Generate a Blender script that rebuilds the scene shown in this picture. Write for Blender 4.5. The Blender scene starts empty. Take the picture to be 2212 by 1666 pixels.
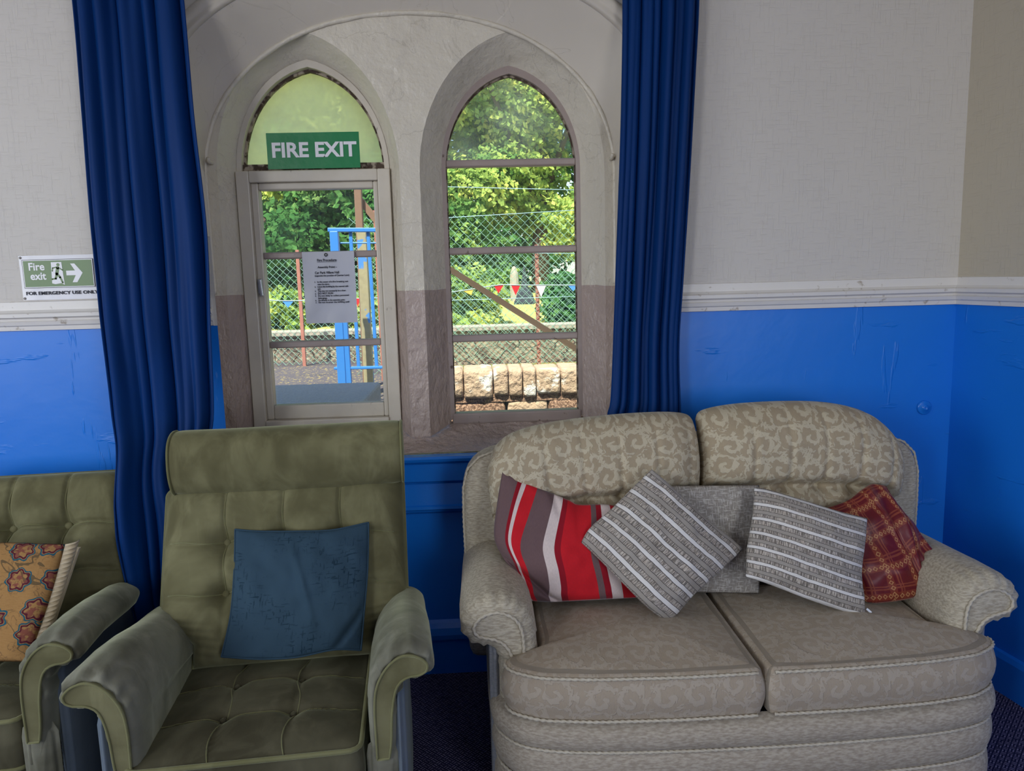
import bpy, bmesh, math, random
import numpy as np
from mathutils import Vector, Matrix, noise
from mathutils.bvhtree import BVHTree

# ---------------------------------------------------------------- camera, world, lights, exposure
sc = bpy.context.scene
col = sc.collection
FPX = 1640.0
PITCH = math.atan(1640 / 11320); YAW = math.radians(2.7); ROLL = .026; EYE = 1.5
_F = Vector((math.sin(YAW) * math.cos(PITCH), math.cos(YAW) * math.cos(PITCH), -math.sin(PITCH)))
_R0 = Vector((math.cos(YAW), -math.sin(YAW), 0)); _U0 = _R0.cross(_F)
_R = _R0 * math.cos(ROLL) - _U0 * math.sin(ROLL); _U = _U0 * math.cos(ROLL) + _R0 * math.sin(ROLL)
cd = bpy.data.cameras.new('camera'); cam = bpy.data.objects.new('camera', cd); col.objects.link(cam)
cd.sensor_fit = 'HORIZONTAL'; cd.sensor_width = 36; cd.lens = 36 * FPX / 2212
cd.clip_start = .05; cd.clip_end = 300
cam.matrix_world = Matrix(((_R.x, _U.x, -_F.x, 0), (_R.y, _U.y, -_F.y, 0), (_R.z, _U.z, -_F.z, EYE), (0, 0, 0, 1)))
sc.camera = cam
sc.view_settings.view_transform = 'Standard'; sc.view_settings.look = 'None'
sc.view_settings.gamma = 1; sc.view_settings.use_curve_mapping = False
sc.view_settings.exposure = 0.0
sc.cycles.use_denoising = True
sc.cycles.max_bounces = 8; sc.cycles.transparent_max_bounces = 24
sc.cycles.caustics_reflective = False; sc.cycles.caustics_refractive = False
sc.cycles.sample_clamp_indirect = 6

world = bpy.data.worlds.new('sky'); sc.world = world; world.use_nodes = True
wn = world.node_tree; wn.nodes.clear()
wo = wn.nodes.new('ShaderNodeOutputWorld'); wb = wn.nodes.new('ShaderNodeBackground')
sk = wn.nodes.new('ShaderNodeTexSky'); sk.sky_type = 'NISHITA'; sk.sun_disc = False
sk.sun_elevation = math.radians(56); sk.sun_rotation = math.radians(200); sk.air_density = 1.0
wn.links.new(sk.outputs[0], wb.inputs[0]); wb.inputs[1].default_value = .34
wn.links.new(wb.outputs[0], wo.inputs[0])

def lamp(name, kind, energy, color, loc, direction, size=None, sy=None):
    l = bpy.data.lights.new(name, kind); l.energy = energy; l.color = color
    o = bpy.data.objects.new(name, l); col.objects.link(o); o.location = loc
    o.rotation_euler = Vector(direction).to_track_quat('-Z', 'Y').to_euler()
    if kind == 'AREA': l.shape = 'RECTANGLE'; l.size = size; l.size_y = sy
    return o
sun = lamp('sun', 'SUN', 9.0, (1, .94, .82), (0, -5, 9), (.22, .58, -1.0)); sun.data.angle = math.radians(.6)
# fill lamps added at assumed, unseen windows (rear wall and left wall)
lamp('assumed_rear_window_fill', 'AREA', 56, (.94, .97, 1.0), (-2.86, -2.42, 1.7), (.35, 1, -.12), .95, 2.0)
lamp('assumed_rear_window_fill_two', 'AREA', 40, (.95, .97, 1.0), (1.82, -2.42, 1.7), (-.22, 1, -.12), 1.1, 2.0)
lamp('assumed_side_window_fill', 'AREA', 37, (.92, .96, 1.0), (-3.32, .35, 1.6), (1, .25, -.15), 1.6, 1.7)

D = 2.73            # plane of the window wall
def at(x, y, Y):    # photograph pixel -> point on the plane at depth Y
    d = _F * FPX + _R * (x - 1106) - _U * (y - 833)
    return Vector((0, 0, EYE)) + d * (Y / d.y)
def atz(x, y, z):
    d = _F * FPX + _R * (x - 1106) - _U * (y - 833)
    return Vector((0, 0, EYE)) + d * ((z - EYE) / d.z)

# ---------------------------------------------------------------- object helpers
def mesh(name, verts, faces, mat, parent=None, smooth=True, uv=None, fuv=None):
    me = bpy.data.meshes.new(name); me.from_pydata([tuple(v) for v in verts], [], faces); me.update()
    if uv is not None:
        l = me.uv_layers.new(name='UVMap')
        for p in me.polygons:
            for li, vi in zip(p.loop_indices, p.vertices): l.data[li].uv = uv[vi]
    if smooth: me.polygons.foreach_set('use_smooth', [True] * len(me.polygons))
    if mat: me.materials.append(mat)
    o = bpy.data.objects.new(name, me); col.objects.link(o)
    if parent: o.parent = parent
    return o
def fixn(o):
    bm = bmesh.new(); bm.from_mesh(o.data); bmesh.ops.remove_doubles(bm, verts=bm.verts, dist=1e-6)
    bmesh.ops.recalc_face_normals(bm, faces=bm.faces); bm.to_mesh(o.data); bm.free(); return o
def tag(o, label, cat, group=None, kind=None):
    o['label'] = label; o['category'] = cat
    if group: o['group'] = group
    if kind: o['kind'] = kind
    return o
def struct(o, label=None):
    o['kind'] = 'structure'
    if label: o['label'] = label
    return o
def empty(name, loc=(0, 0, 0), rz=0):
    o = bpy.data.objects.new(name, None); col.objects.link(o); o.location = loc; o.rotation_euler.z = rz
    o.empty_display_size = .1; return o
class MB:
    def __init__(s): s.v = []; s.f = []
    def add(s, vs, fs):
        b = len(s.v); s.v += [tuple(v) for v in vs]; s.f += [[i + b for i in f] for f in fs]
    def box(s, a, b):
        x0, y0, z0 = a; x1, y1, z1 = b
        s.add([(x0,y0,z0),(x1,y0,z0),(x1,y1,z0),(x0,y1,z0),(x0,y0,z1),(x1,y0,z1),(x1,y1,z1),(x0,y1,z1)],
              [(0,3,2,1),(4,5,6,7),(0,1,5,4),(1,2,6,5),(2,3,7,6),(3,0,4,7)])
    def beam(s, a, b, w, t):     # rectangular bar from a to b, width w across, t in depth (Y)
        a = Vector(a); b = Vector(b); d = (b - a).normalized(); n = Vector((0, 1, 0))
        if abs(d.y) > .9: n = Vector((1, 0, 0))
        p = d.cross(n).normalized() * w / 2; n = p.cross(d).normalized() * t / 2
        s.add([a-p-n, a+p-n, a+p+n, a-p+n, b-p-n, b+p-n, b+p+n, b-p+n],
              [(0,3,2,1),(4,5,6,7),(0,1,5,4),(1,2,6,5),(2,3,7,6),(3,0,4,7)])
    def tube(s, pts, r, n=8, lobes=0, pitch=.012, amp=.3, caps=True, closed=False):
        pts = [Vector(p) for p in pts]
        if lobes:
            pts = resample(pts, max(2, int(plen(pts) / (pitch / 7))))
        m = len(pts); up = None; L = 0; rings = []
        for i, p in enumerate(pts):
            if closed: t = (pts[(i+1) % m] - pts[i-1]).normalized()
            else: t = (pts[min(i+1, m-1)] - pts[max(i-1, 0)]).normalized()
            if up is None: up = t.orthogonal().normalized()
            up = (up - t * up.dot(t)).normalized(); sd = t.cross(up)
            if i: L += (p - pts[i-1]).length
            rr = r[i] if isinstance(r, (list, tuple)) else r
            ring = []
            for k in range(n):
                a = 2 * math.pi * k / n
                q = rr * (1 + (amp * math.cos(lobes * (a - 2 * math.pi * L / pitch / max(lobes,1))) if lobes else 0))
                ring.append(p + (up * math.cos(a) + sd * math.sin(a)) * q)
            rings.append(ring)
        fs = []
        for i in range(m if closed else m - 1):
            for k in range(n):
                j = (i + 1) % m; fs.append((i*n+k, i*n+(k+1) % n, j*n+(k+1) % n, j*n+k))
        if caps and not closed: fs += [tuple(reversed(range(n))), tuple((m-1)*n+k for k in range(n))]
        s.add([v for r_ in rings for v in r_], fs)
    def build(s, name, mat, parent=None, smooth=False):
        return mesh(name, s.v, s.f, mat, parent, smooth)
def plen(p): return sum((p[i+1] - p[i]).length for i in range(len(p) - 1))
def resample(pts, n):
    pts = [Vector(p) for p in pts]; d = [0]
    for i in range(len(pts) - 1): d.append(d[-1] + (pts[i+1] - pts[i]).length)
    out = []; j = 0
    for k in range(n):
        t = d[-1] * k / (n - 1)
        while j < len(d) - 2 and d[j+1] < t: j += 1
        s = (t - d[j]) / max(d[j+1] - d[j], 1e-9); out.append(pts[j].lerp(pts[j+1], min(max(s, 0), 1)))
    return out
def smooth_path(pts, n=8, closed=False):
    pts = [Vector(p) for p in pts]; m = len(pts); out = []
    for i in range(m if closed else m - 1):
        if closed: a, b, c, d = pts[i-1], pts[i], pts[(i+1) % m], pts[(i+2) % m]
        else: a, b, c, d = pts[max(i-1, 0)], pts[i], pts[i+1], pts[min(i+2, m-1)]
        for k in range(n):
            t = k / n
            out.append(.5 * (2*b + (c-a)*t + (2*a-5*b+4*c-d)*t*t + (3*b-a-3*c+d)*t**3))
    if not closed: out.append(pts[-1])
    return out
def bevel(o, w, seg=2):
    m = o.modifiers.new('bevel', 'BEVEL'); m.width = w; m.segments = seg; m.limit_method = 'ANGLE'; m.angle_limit = .6
    return o
def gauss(d, s): return math.exp(-(d / s) ** 2)
def nz(p, sc_=1.0): return noise.noise(Vector(p) * sc_)

def grid(name, fn, nu, nv, mat, parent=None, uvs=None):
    vs = []; uv = []
    for j in range(nv + 1):
        for i in range(nu + 1):
            u = i / nu; v = j / nv; vs.append(fn(u, v)); uv.append(uvs(u, v) if uvs else (u, v))
    fs = [(j*(nu+1)+i, j*(nu+1)+i+1, (j+1)*(nu+1)+i+1, (j+1)*(nu+1)+i) for j in range(nv) for i in range(nu)]
    return mesh(name, vs, fs, mat, parent, True, uv)

def coons(top, right, bottom, left, nu, nv):
    T = resample(smooth_path(top), nu + 1); B = resample(smooth_path(bottom), nu + 1)
    L = resample(smooth_path(left), nv + 1); R_ = resample(smooth_path(right), nv + 1)
    def S(i, j):
        u = i / nu; v = j / nv
        return (T[i]*(1-v) + B[i]*v + L[j]*(1-u) + R_[j]*u
                - (T[0]*(1-u)*(1-v) + T[-1]*u*(1-v) + B[0]*(1-u)*v + B[-1]*u*v))
    return [[S(i, j) for i in range(nu + 1)] for j in range(nv + 1)]

def pillow(name, top, right, bottom, left, t, mat, parent=None, nu=56, nv=56, p=2.4, q=.55, disp=None, back=.6,
           wr=.004, seed=0, uvscale=None, uvw=None, pipe=None):
    """soft closed cushion whose seam follows four edge paths; bulges by t at the centre"""
    G = coons(top, right, bottom, left, nu, nv)
    c = (G[0][-1] - G[0][0] + G[-1][-1] - G[-1][0]).cross(G[-1][0] - G[0][0] + G[-1][-1] - G[0][-1]).normalized()
    if c.y > 0: c = -c
    w = (G[nv//2][-1] - G[nv//2][0]).length; h = (G[-1][nu//2] - G[0][nu//2]).length
    us = uvscale or (w, h)
    vs = []; uv = []; idx = {}
    def b(u, v):
        a = max(0, 1 - abs(2*u-1)**p); e = max(0, 1 - abs(2*v-1)**p); return (a * e) ** q
    for j in range(nv + 1):
        for i in range(nu + 1):
            u = i / nu; v = j / nv; k = b(u, v); P = G[j][i]
            d = t * k
            if disp: d += disp(u, v) * min(1, k * 3)
            d += wr * nz(P * 9 + Vector((seed, 0, 0))) * min(1, k * 3) + wr * .5 * nz(P * 24 + Vector((seed, 5, 0))) * min(1, k * 3)
            idx[(i, j, 0)] = len(vs); vs.append(P + c * d); uv.append(((uvw(u, v) if uvw else u) * us[0], (1 - v) * us[1]))
    for j in range(nv + 1):
        for i in range(nu + 1):
            if i in (0, nu) or j in (0, nv): idx[(i, j, 1)] = idx[(i, j, 0)]; continue
            u = i / nu; v = j / nv
            idx[(i, j, 1)] = len(vs); vs.append(G[j][i] - c * t * back * b(u, v)); uv.append((u * us[0], (1 - v) * us[1]))
    fs = []
    for j in range(nv):
        for i in range(nu):
            fs.append([idx[(i, j, 0)], idx[(i, j+1, 0)], idx[(i+1, j+1, 0)], idx[(i+1, j, 0)]])
            fs.append([idx[(i, j, 1)], idx[(i+1, j, 1)], idx[(i+1, j+1, 1)], idx[(i, j+1, 1)]])
    o = mesh(name, vs, fs, mat, parent, True, uv)
    if pipe:
        rim = [G[0][i] for i in range(nu)] + [G[j][nu] for j in range(nv)] + [G[nv][i] for i in range(nu, 0, -1)] + [G[j][0] for j in range(nv, 0, -1)]
        bb = MB(); bb.tube(rim, pipe, 6, closed=True); bb.build('piping', mat, o, True)
    return o

def slab(name, outline, z0, z1, edge, puff, mat, parent=None, mp=None, topfn=None, bulge=.012, rings=18, center=None, wr=.003):
    """upholstered block: closed outline (a, b), thickness along c, rounded rim, crowned face"""
    mp = mp or (lambda a, b, c: (a, b, c))
    O = [Vector((a, b, 0)) for a, b in outline]; n = len(O)
    C0 = Vector((center[0], center[1], 0)) if center else sum(O, Vector()) / n
    nrm = []
    for i in range(n):
        t = (O[(i+1) % n] - O[i-1]).normalized(); nrm.append(Vector((t.y, -t.x, 0)))
    area = sum(O[i].x * O[(i+1) % n].y - O[(i+1) % n].x * O[i].y for i in range(n))
    if area < 0: nrm = [-q for q in nrm]
    rows = []; uvs = []; per = [0]
    for i in range(n): per.append(per[-1] + (O[(i+1) % n] - O[i]).length)
    def ring(off, z, side=True, s=None):
        r = []; u = []
        for i in range(n):
            if s is None: p = O[i] + nrm[i] * off
            else: p = C0 + (O[i] + nrm[i] * off - C0) * s
            zz = z
            r.append((p.x, p.y, zz)); u.append((per[i], zz) if side else (p.x, p.y))
        rows.append(r); uvs.append(u)
    h = z1 - z0
    for k in range(5): a = k / 4 * math.pi / 2; ring(-edge * (1 - math.sin(a)), z0 + edge * (1 - math.cos(a)))
    for k in range(1, 6): s = k / 6; ring(bulge * math.sin(math.pi * s), z0 + edge + (h - 2 * edge) * s)
    for k in range(5): a = k / 4 * math.pi / 2; ring(-edge * (1 - math.cos(a)), z1 - edge + edge * math.sin(a))
    for k in range(1, rings + 1):
        s = 1 - k / rings; s = max(s, .0)
        ring(-edge, z1, False, s if s > 0 else .001)
        zz = z1 + puff * (1 - s ** 2.2)
        rows[-1] = [(x, y, zz + (topfn(x, y) * (min(1, (1 - s) * 6)) if topfn else 0) + wr * nz((x * 7, y * 7, z1 * 3)) ) for x, y, _ in rows[-1]]
    vs = [mp(*p) for r in rows for p in r]; uv = [q for r in uvs for q in r]; m = len(rows)
    fs = [(j*n+i, j*n+(i+1) % n, (j+1)*n+(i+1) % n, (j+1)*n+i) for j in range(m-1) for i in range(n)]
    fs.append(tuple(reversed(range(n)))); fs.append(tuple((m-1)*n+i for i in range(n)))
    o = mesh(name, vs, fs, mat, parent, True, uv)
    bm = bmesh.new(); bm.from_mesh(o.data); bmesh.ops.recalc_face_normals(bm, faces=bm.faces); bm.to_mesh(o.data); bm.free()
    return o
def rrect(x0, y0, x1, y1, r, n=6, side=10):
    pts = []
    for (cx, cy, a0) in ((x1-r, y1-r, 0), (x0+r, y1-r, 90), (x0+r, y0+r, 180), (x1-r, y0+r, 270)):
        for k in range(n + 1):
            a = math.radians(a0 + 90 * k / n); pts.append(Vector((cx + r*math.cos(a), cy + r*math.sin(a), 0)))
    pts.append(pts[0]); q = resample(pts, 4 * side + 1)[:-1]
    return [(p.x, p.y) for p in q]
def closed_outline(pts, n=120, sm=6):
    q = smooth_path([Vector((a, b, 0)) for a, b in pts], sm, True); q.append(q[0])
    return [(p.x, p.y) for p in resample(q, n + 1)[:-1]]

# ---------------------------------------------------------------- materials
def srgb(r, g, b):
    f = lambda c: (c/255/12.92) if c/255 <= .04045 else ((c/255+.055)/1.055)**2.4
    return (f(r), f(g), f(b), 1)
class N:
    """small expression builder over shader Math nodes"""
    def __init__(s, t, k): s.t = t; s.k = k
    def _m(s, op, *a):
        nd = s.t.nodes.new('ShaderNodeMath'); nd.operation = op
        for i, x in enumerate((s,) + a):
            if isinstance(x, N): s.t.links.new(x.k, nd.inputs[i])
            else: nd.inputs[i].default_value = x
        return N(s.t, nd.outputs[0])
    def __add__(s, o): return s._m('ADD', o)
    def __sub__(s, o): return s._m('SUBTRACT', o)
    def __mul__(s, o): return s._m('MULTIPLY', o)
    def __truediv__(s, o): return s._m('DIVIDE', o)
    def sin(s): return s._m('SINE')
    def fr(s): return s._m('FRACT')
    def fl(s): return s._m('FLOOR')
    def ab(s): return s._m('ABSOLUTE')
    def gt(s, o): return s._m('GREATER_THAN', o)
    def lt(s, o): return s._m('LESS_THAN', o)
    def mx(s, o): return s._m('MAXIMUM', o)
    def mn(s, o): return s._m('MINIMUM', o)
    def mod(s, o): return s._m('FLOORED_MODULO', o)
    def atan2(s, o): return s._m('ARCTAN2', o)
    def pw(s, o): return s._m('POWER', o)
    def smooth(s, a, b):
        nd = s.t.nodes.new('ShaderNodeMapRange'); nd.interpolation_type = 'SMOOTHSTEP'
        s.t.links.new(s.k, nd.inputs[0]); nd.inputs[1].default_value = a; nd.inputs[2].default_value = b
        return N(s.t, nd.outputs[0])
class Mat:
    def __init__(s, name, rough=.6, color=(.5, .5, .5, 1), spec=.5, sheen=0, sheen_tint=None, metallic=0, coat=0):
        s.m = bpy.data.materials.new(name); s.m.use_nodes = True; s.t = s.m.node_tree; s.t.nodes.clear()
        s.o = s.t.nodes.new('ShaderNodeOutputMaterial'); s.b = s.t.nodes.new('ShaderNodeBsdfPrincipled')
        s.t.links.new(s.b.outputs[0], s.o.inputs[0])
        s.b.inputs['Base Color'].default_value = color; s.b.inputs['Roughness'].default_value = rough
        s.b.inputs['Specular IOR Level'].default_value = spec; s.b.inputs['Metallic'].default_value = metallic
        s.b.inputs['Coat Weight'].default_value = coat; s.b.inputs['Coat Roughness'].default_value = .15
        if sheen:
            s.b.inputs['Sheen Weight'].default_value = sheen; s.b.inputs['Sheen Roughness'].default_value = .35
            s.b.inputs['Sheen Tint'].default_value = sheen_tint or (1, 1, 1, 1)
    def coord(s, kind='Object'):
        return s.t.nodes.new('ShaderNodeTexCoord').outputs[kind]
    def xyz(s, kind='Object'):
        sp = s.t.nodes.new('ShaderNodeSeparateXYZ'); s.t.links.new(s.coord(kind), sp.inputs[0])
        return [N(s.t, o) for o in sp.outputs]
    def vec(s, x, y, z=0.0):
        c = s.t.nodes.new('ShaderNodeCombineXYZ')
        for i, a in enumerate((x, y, z)):
            if isinstance(a, N): s.t.links.new(a.k, c.inputs[i])
            else: c.inputs[i].default_value = a
        return c.outputs[0]
    def noise(s, scale, detail=3, vec=None, stretch=None, kind='Object', rough=.55, dist=0):
        n = s.t.nodes.new('ShaderNodeTexNoise'); n.inputs['Scale'].default_value = scale
        n.inputs['Detail'].default_value = detail; n.inputs['Roughness'].default_value = rough
        n.inputs['Distortion'].default_value = dist
        v = vec if vec is not None else s.coord(kind)
        if stretch:
            mp = s.t.nodes.new('ShaderNodeMapping'); mp.inputs['Scale'].default_value = stretch
            s.t.links.new(v, mp.inputs[0]); v = mp.outputs[0]
        s.t.links.new(v, n.inputs['Vector']); return N(s.t, n.outputs['Fac'])
    def voronoi(s, scale, vec, rnd=1, dims='2D', feature='F1'):
        n = s.t.nodes.new('ShaderNodeTexVoronoi'); n.voronoi_dimensions = dims; n.feature = feature
        n.inputs['Scale'].default_value = scale; n.inputs['Randomness'].default_value = rnd
        s.t.links.new(vec, n.inputs['Vector']); return n
    def mix(s, fac, a, b):
        n = s.t.nodes.new('ShaderNodeMix'); n.data_type = 'RGBA'
        s.t.links.new(fac.k, n.inputs[0]) if isinstance(fac, N) else setattr(n.inputs[0], 'default_value', fac)
        for x, i in ((a, 6), (b, 7)):
            if isinstance(x, tuple): n.inputs[i].default_value = x
            else: s.t.links.new(x, n.inputs[i])
        return n.outputs[2]
    def ramp(s, fac, stops, const=False):
        n = s.t.nodes.new('ShaderNodeValToRGB'); r = n.color_ramp
        if const: r.interpolation = 'CONSTANT'
        while len(r.elements) < len(stops): r.elements.new(.5)
        for e, (p, c) in zip(r.elements, stops): e.position = p; e.color = c
        s.t.links.new(fac.k, n.inputs[0]); return n.outputs[0]
    def color(s, k): s.t.links.new(k, s.b.inputs['Base Color']); return s
    def rough(s, n): s.t.links.new(n.k, s.b.inputs['Roughness']); return s
    def bump(s, n, dist=.002, strength=1.0):
        b = s.t.nodes.new('ShaderNodeBump'); b.inputs['Distance'].default_value = dist; b.inputs['Strength'].default_value = strength
        s.t.links.new(n.k, b.inputs['Height']); s.t.links.new(b.outputs[0], s.b.inputs['Normal']); return s

CREAM = srgb(212, 206, 194); TAUPE = srgb(176, 160, 150)
BLUE = (.010, .185, .70, 1)

def wall_mat(name, cream, zb):
    m = Mat(name, .5, spec=.35)
    x, y, z = m.xyz(); blue = z.lt(zb)
    # linen relief paper above, knocked gloss paint below
    h = m.noise(14, 3, stretch=(1, 1, 14)); v = m.noise(14, 3, stretch=(12, 12, 1))
    paper = (h.smooth(.55, .72) + v.smooth(.55, .72)) * .6 + m.noise(60, 2) * .25
    lump = m.noise(7, 4) * .7 + m.noise(2.2, 5, stretch=(1, 1, 5)).smooth(.62, .66) * .5 + m.noise(2.6, 4, stretch=(6, 6, .8)).smooth(.66, .69) * .4
    tint = m.noise(1.3, 4)
    a = m.mix(tint, tuple(c * .93 for c in cream[:3]) + (1,), cream)
    b = m.mix(m.noise(3, 4), (.008, .168, .66, 1), BLUE)
    m.color(m.mix(blue, a, b))
    m.rough(blue * -.27 + .62)
    inv = blue * -1 + 1
    m.bump(paper * inv * .3 + lump * blue, .004, .8)
    return m.m
M = {}
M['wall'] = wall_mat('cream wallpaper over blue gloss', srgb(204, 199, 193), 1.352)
M['wall_side'] = wall_mat('shaded cream wallpaper over blue', srgb(190, 181, 163), 1.352)  # right wall's grazing-light shade put into a darker paper colour
m = Mat('blue gloss paint', .22, BLUE, .5); m.bump(m.noise(9, 4) * .8 + m.noise(60, 2) * .15, .003, .7); M['blue'] = m.m
m = Mat('white rail paint', .4, srgb(214, 210, 206)); m.color(m.mix(m.noise(30, 4).smooth(.62, .72), srgb(216, 212, 208), srgb(170, 160, 148))); m.bump(m.noise(20, 4), .002, .5); M['rail'] = m.m
def stone(name, z_b):
    m = Mat(name, .34, spec=.5)
    x, y, z = m.xyz()
    edge = z + (m.noise(6, 2) - .5) * .02
    base = m.mix(edge.lt(z_b), srgb(206, 198, 182), srgb(172, 154, 145))
    base = m.mix(m.noise(5, 5).smooth(.60, .80) * .3, base, srgb(160, 145, 128))
    cr = m.noise(3.5, 6, dist=.6); crack = (cr - .5).ab().lt(.0022)
    m.color(m.mix(crack * .12, base, srgb(95, 80, 66)))
    low = z.smooth(1.7, .9)
    m.bump(m.noise(11, 5) * 1.0 + m.noise(38, 4, stretch=(1, 1, .5)) * (low * .8 + .08) + crack * -.3, .016, 1.0)
    return m.m
M['stone'] = stone('painted stone', 1.455)
m = Mat('painted plaster arch', .5); c_ = m.noise(2.6, 5, dist=.8); cr = (c_ - .5).ab().lt(.0014)
m.color(m.mix(cr * .15, m.mix(m.noise(2, 4), srgb(206, 198, 184), srgb(190, 181, 168)), srgb(110, 98, 84))); m.bump(m.noise(4, 5) + cr * -.4 + m.noise(1.6, 3, dist=1.0).smooth(.5, .52) * .25, .006, .6); M['plaster'] = m.m
m = Mat('frame paint cream', .38, srgb(208, 200, 184)); w_ = m.noise(26, 5, stretch=(1, 1, .35))
m.color(m.mix(w_.smooth(.66, .74), m.mix(m.noise(8), srgb(212, 204, 190), srgb(186, 176, 160)), srgb(92, 78, 62))); m.bump(m.noise(30, 4), .002, .5); M['frame'] = m.m
m = Mat('frame paint shadow brown', .36, srgb(158, 142, 134)); w_ = m.noise(26, 5)  # brown-grey shadow on frame and bars put into the paint colour
m.color(m.mix(w_.smooth(.66, .74), m.mix(m.noise(8), srgb(165, 150, 144), srgb(140, 124, 116)), srgb(80, 62, 50))); m.bump(m.noise(26, 4), .003, .6); M['frame2'] = m.m
m = Mat('crumbling dark putty', .8, srgb(80, 68, 58)); m.color(m.mix(m.noise(40, 5).smooth(.45, .6), srgb(74, 58, 46), srgb(170, 156, 138))); m.bump(m.noise(60, 4), .004); M['putty'] = m.m

def glass_mat(name, haze, hazecol, patch=None, hi=0):
    m = bpy.data.materials.new(name); m.use_nodes = True; t = m.node_tree; t.nodes.clear()
    o = t.nodes.new('ShaderNodeOutputMaterial'); tr = t.nodes.new('ShaderNodeBsdfTransparent'); gl = t.nodes.new('ShaderNodeBsdfGlossy')
    gl.inputs['Roughness'].default_value = .02; tr.inputs[0].default_value = (.97, .985, .975, 1)
    fr = t.nodes.new('ShaderNodeFresnel'); fr.inputs[0].default_value = 1.35
    mx = t.nodes.new('ShaderNodeMixShader'); t.links.new(fr.outputs[0], mx.inputs[0]); t.links.new(tr.outputs[0], mx.inputs[1]); t.links.new(gl.outputs[0], mx.inputs[2])
    tl = t.nodes.new('ShaderNodeBsdfTranslucent'); tl.inputs[0].default_value = hazecol
    m2 = t.nodes.new('ShaderNodeMixShader'); t.links.new(mx.outputs[0], m2.inputs[1]); t.links.new(tl.outputs[0], m2.inputs[2])
    nt = t.nodes.new('ShaderNodeTexNoise'); nt.inputs['Scale'].default_value = patch or 5; nt.inputs['Detail'].default_value = 5
    tc = t.nodes.new('ShaderNodeTexCoord'); t.links.new(tc.outputs['Object'], nt.inputs['Vector'])
    mr = t.nodes.new('ShaderNodeMapRange'); mr.inputs[1].default_value = .38; mr.inputs[2].default_value = .68
    mr.inputs[3].default_value = haze; mr.inputs[4].default_value = haze + hi
    t.links.new(nt.outputs['Fac'], mr.inputs[0]); t.links.new(mr.outputs[0], m2.inputs[0]); t.links.new(m2.outputs[0], o.inputs[0])
    return m
M['glass'] = glass_mat('clear old glass', .015, (.8, .85, .8, 1), 4, .03)
M['glass_dirty'] = glass_mat('weathered misted glass', .60, (.96, .98, .64, 1), 7, .26)
M['glass_misty'] = glass_mat('slightly misted glass', .05, (.85, .92, .78, 1), 4, .22)

def velvet(name, a, b, sheen=.6):
    m = Mat(name, .85, spec=.1, sheen=sheen, sheen_tint=srgb(214, 218, 180))
    n = m.noise(5, 4, dist=.4); s = m.noise(14, 3, stretch=(1, 1, 3))
    st = m.noise(3.2, 5, stretch=(3.5, 3.5, 1), dist=.8); m.color(m.mix(n.smooth(.35, .68) * .6 + st.smooth(.45, .7) * .4, a, b)); m.bump(s * .5 + m.noise(220, 2) * .12, .004, .5); return m.m
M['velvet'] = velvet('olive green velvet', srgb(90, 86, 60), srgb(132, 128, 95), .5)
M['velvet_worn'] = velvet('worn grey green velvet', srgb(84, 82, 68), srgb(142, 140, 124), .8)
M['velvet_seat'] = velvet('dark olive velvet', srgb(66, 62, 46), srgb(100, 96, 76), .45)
M['velvet_trim'] = velvet('pale olive piping and seam glints', srgb(104, 102, 70), srgb(126, 124, 90), .6)
M['panel_cloth'] = velvet('blue grey side cloth', srgb(92, 102, 112), srgb(106, 114, 122), .2)

def beige(name, a, b):
    m = Mat(name, .9, spec=.1, sheen=.25, sheen_tint=srgb(230, 225, 210))
    fl = m.noise(120, 3, stretch=(.5, 1, 1.9)); m.color(m.mix(fl.smooth(.32, .68), a, b))
    m.bump(fl * .6 + m.noise(300, 2) * .25 + m.noise(9, 3) * .8, .002, .8); return m.m
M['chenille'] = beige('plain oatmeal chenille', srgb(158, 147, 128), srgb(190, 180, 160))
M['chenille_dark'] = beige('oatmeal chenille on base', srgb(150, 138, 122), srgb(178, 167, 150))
M['lining'] = beige('grey lining cloth', srgb(122, 124, 130), srgb(138, 139, 142))
m = Mat('cream cord', .7, srgb(214, 204, 182)); m.color(m.mix(m.noise(90, 2), srgb(206, 197, 178), srgb(160, 148, 128))); M['cord'] = m.m

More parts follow.
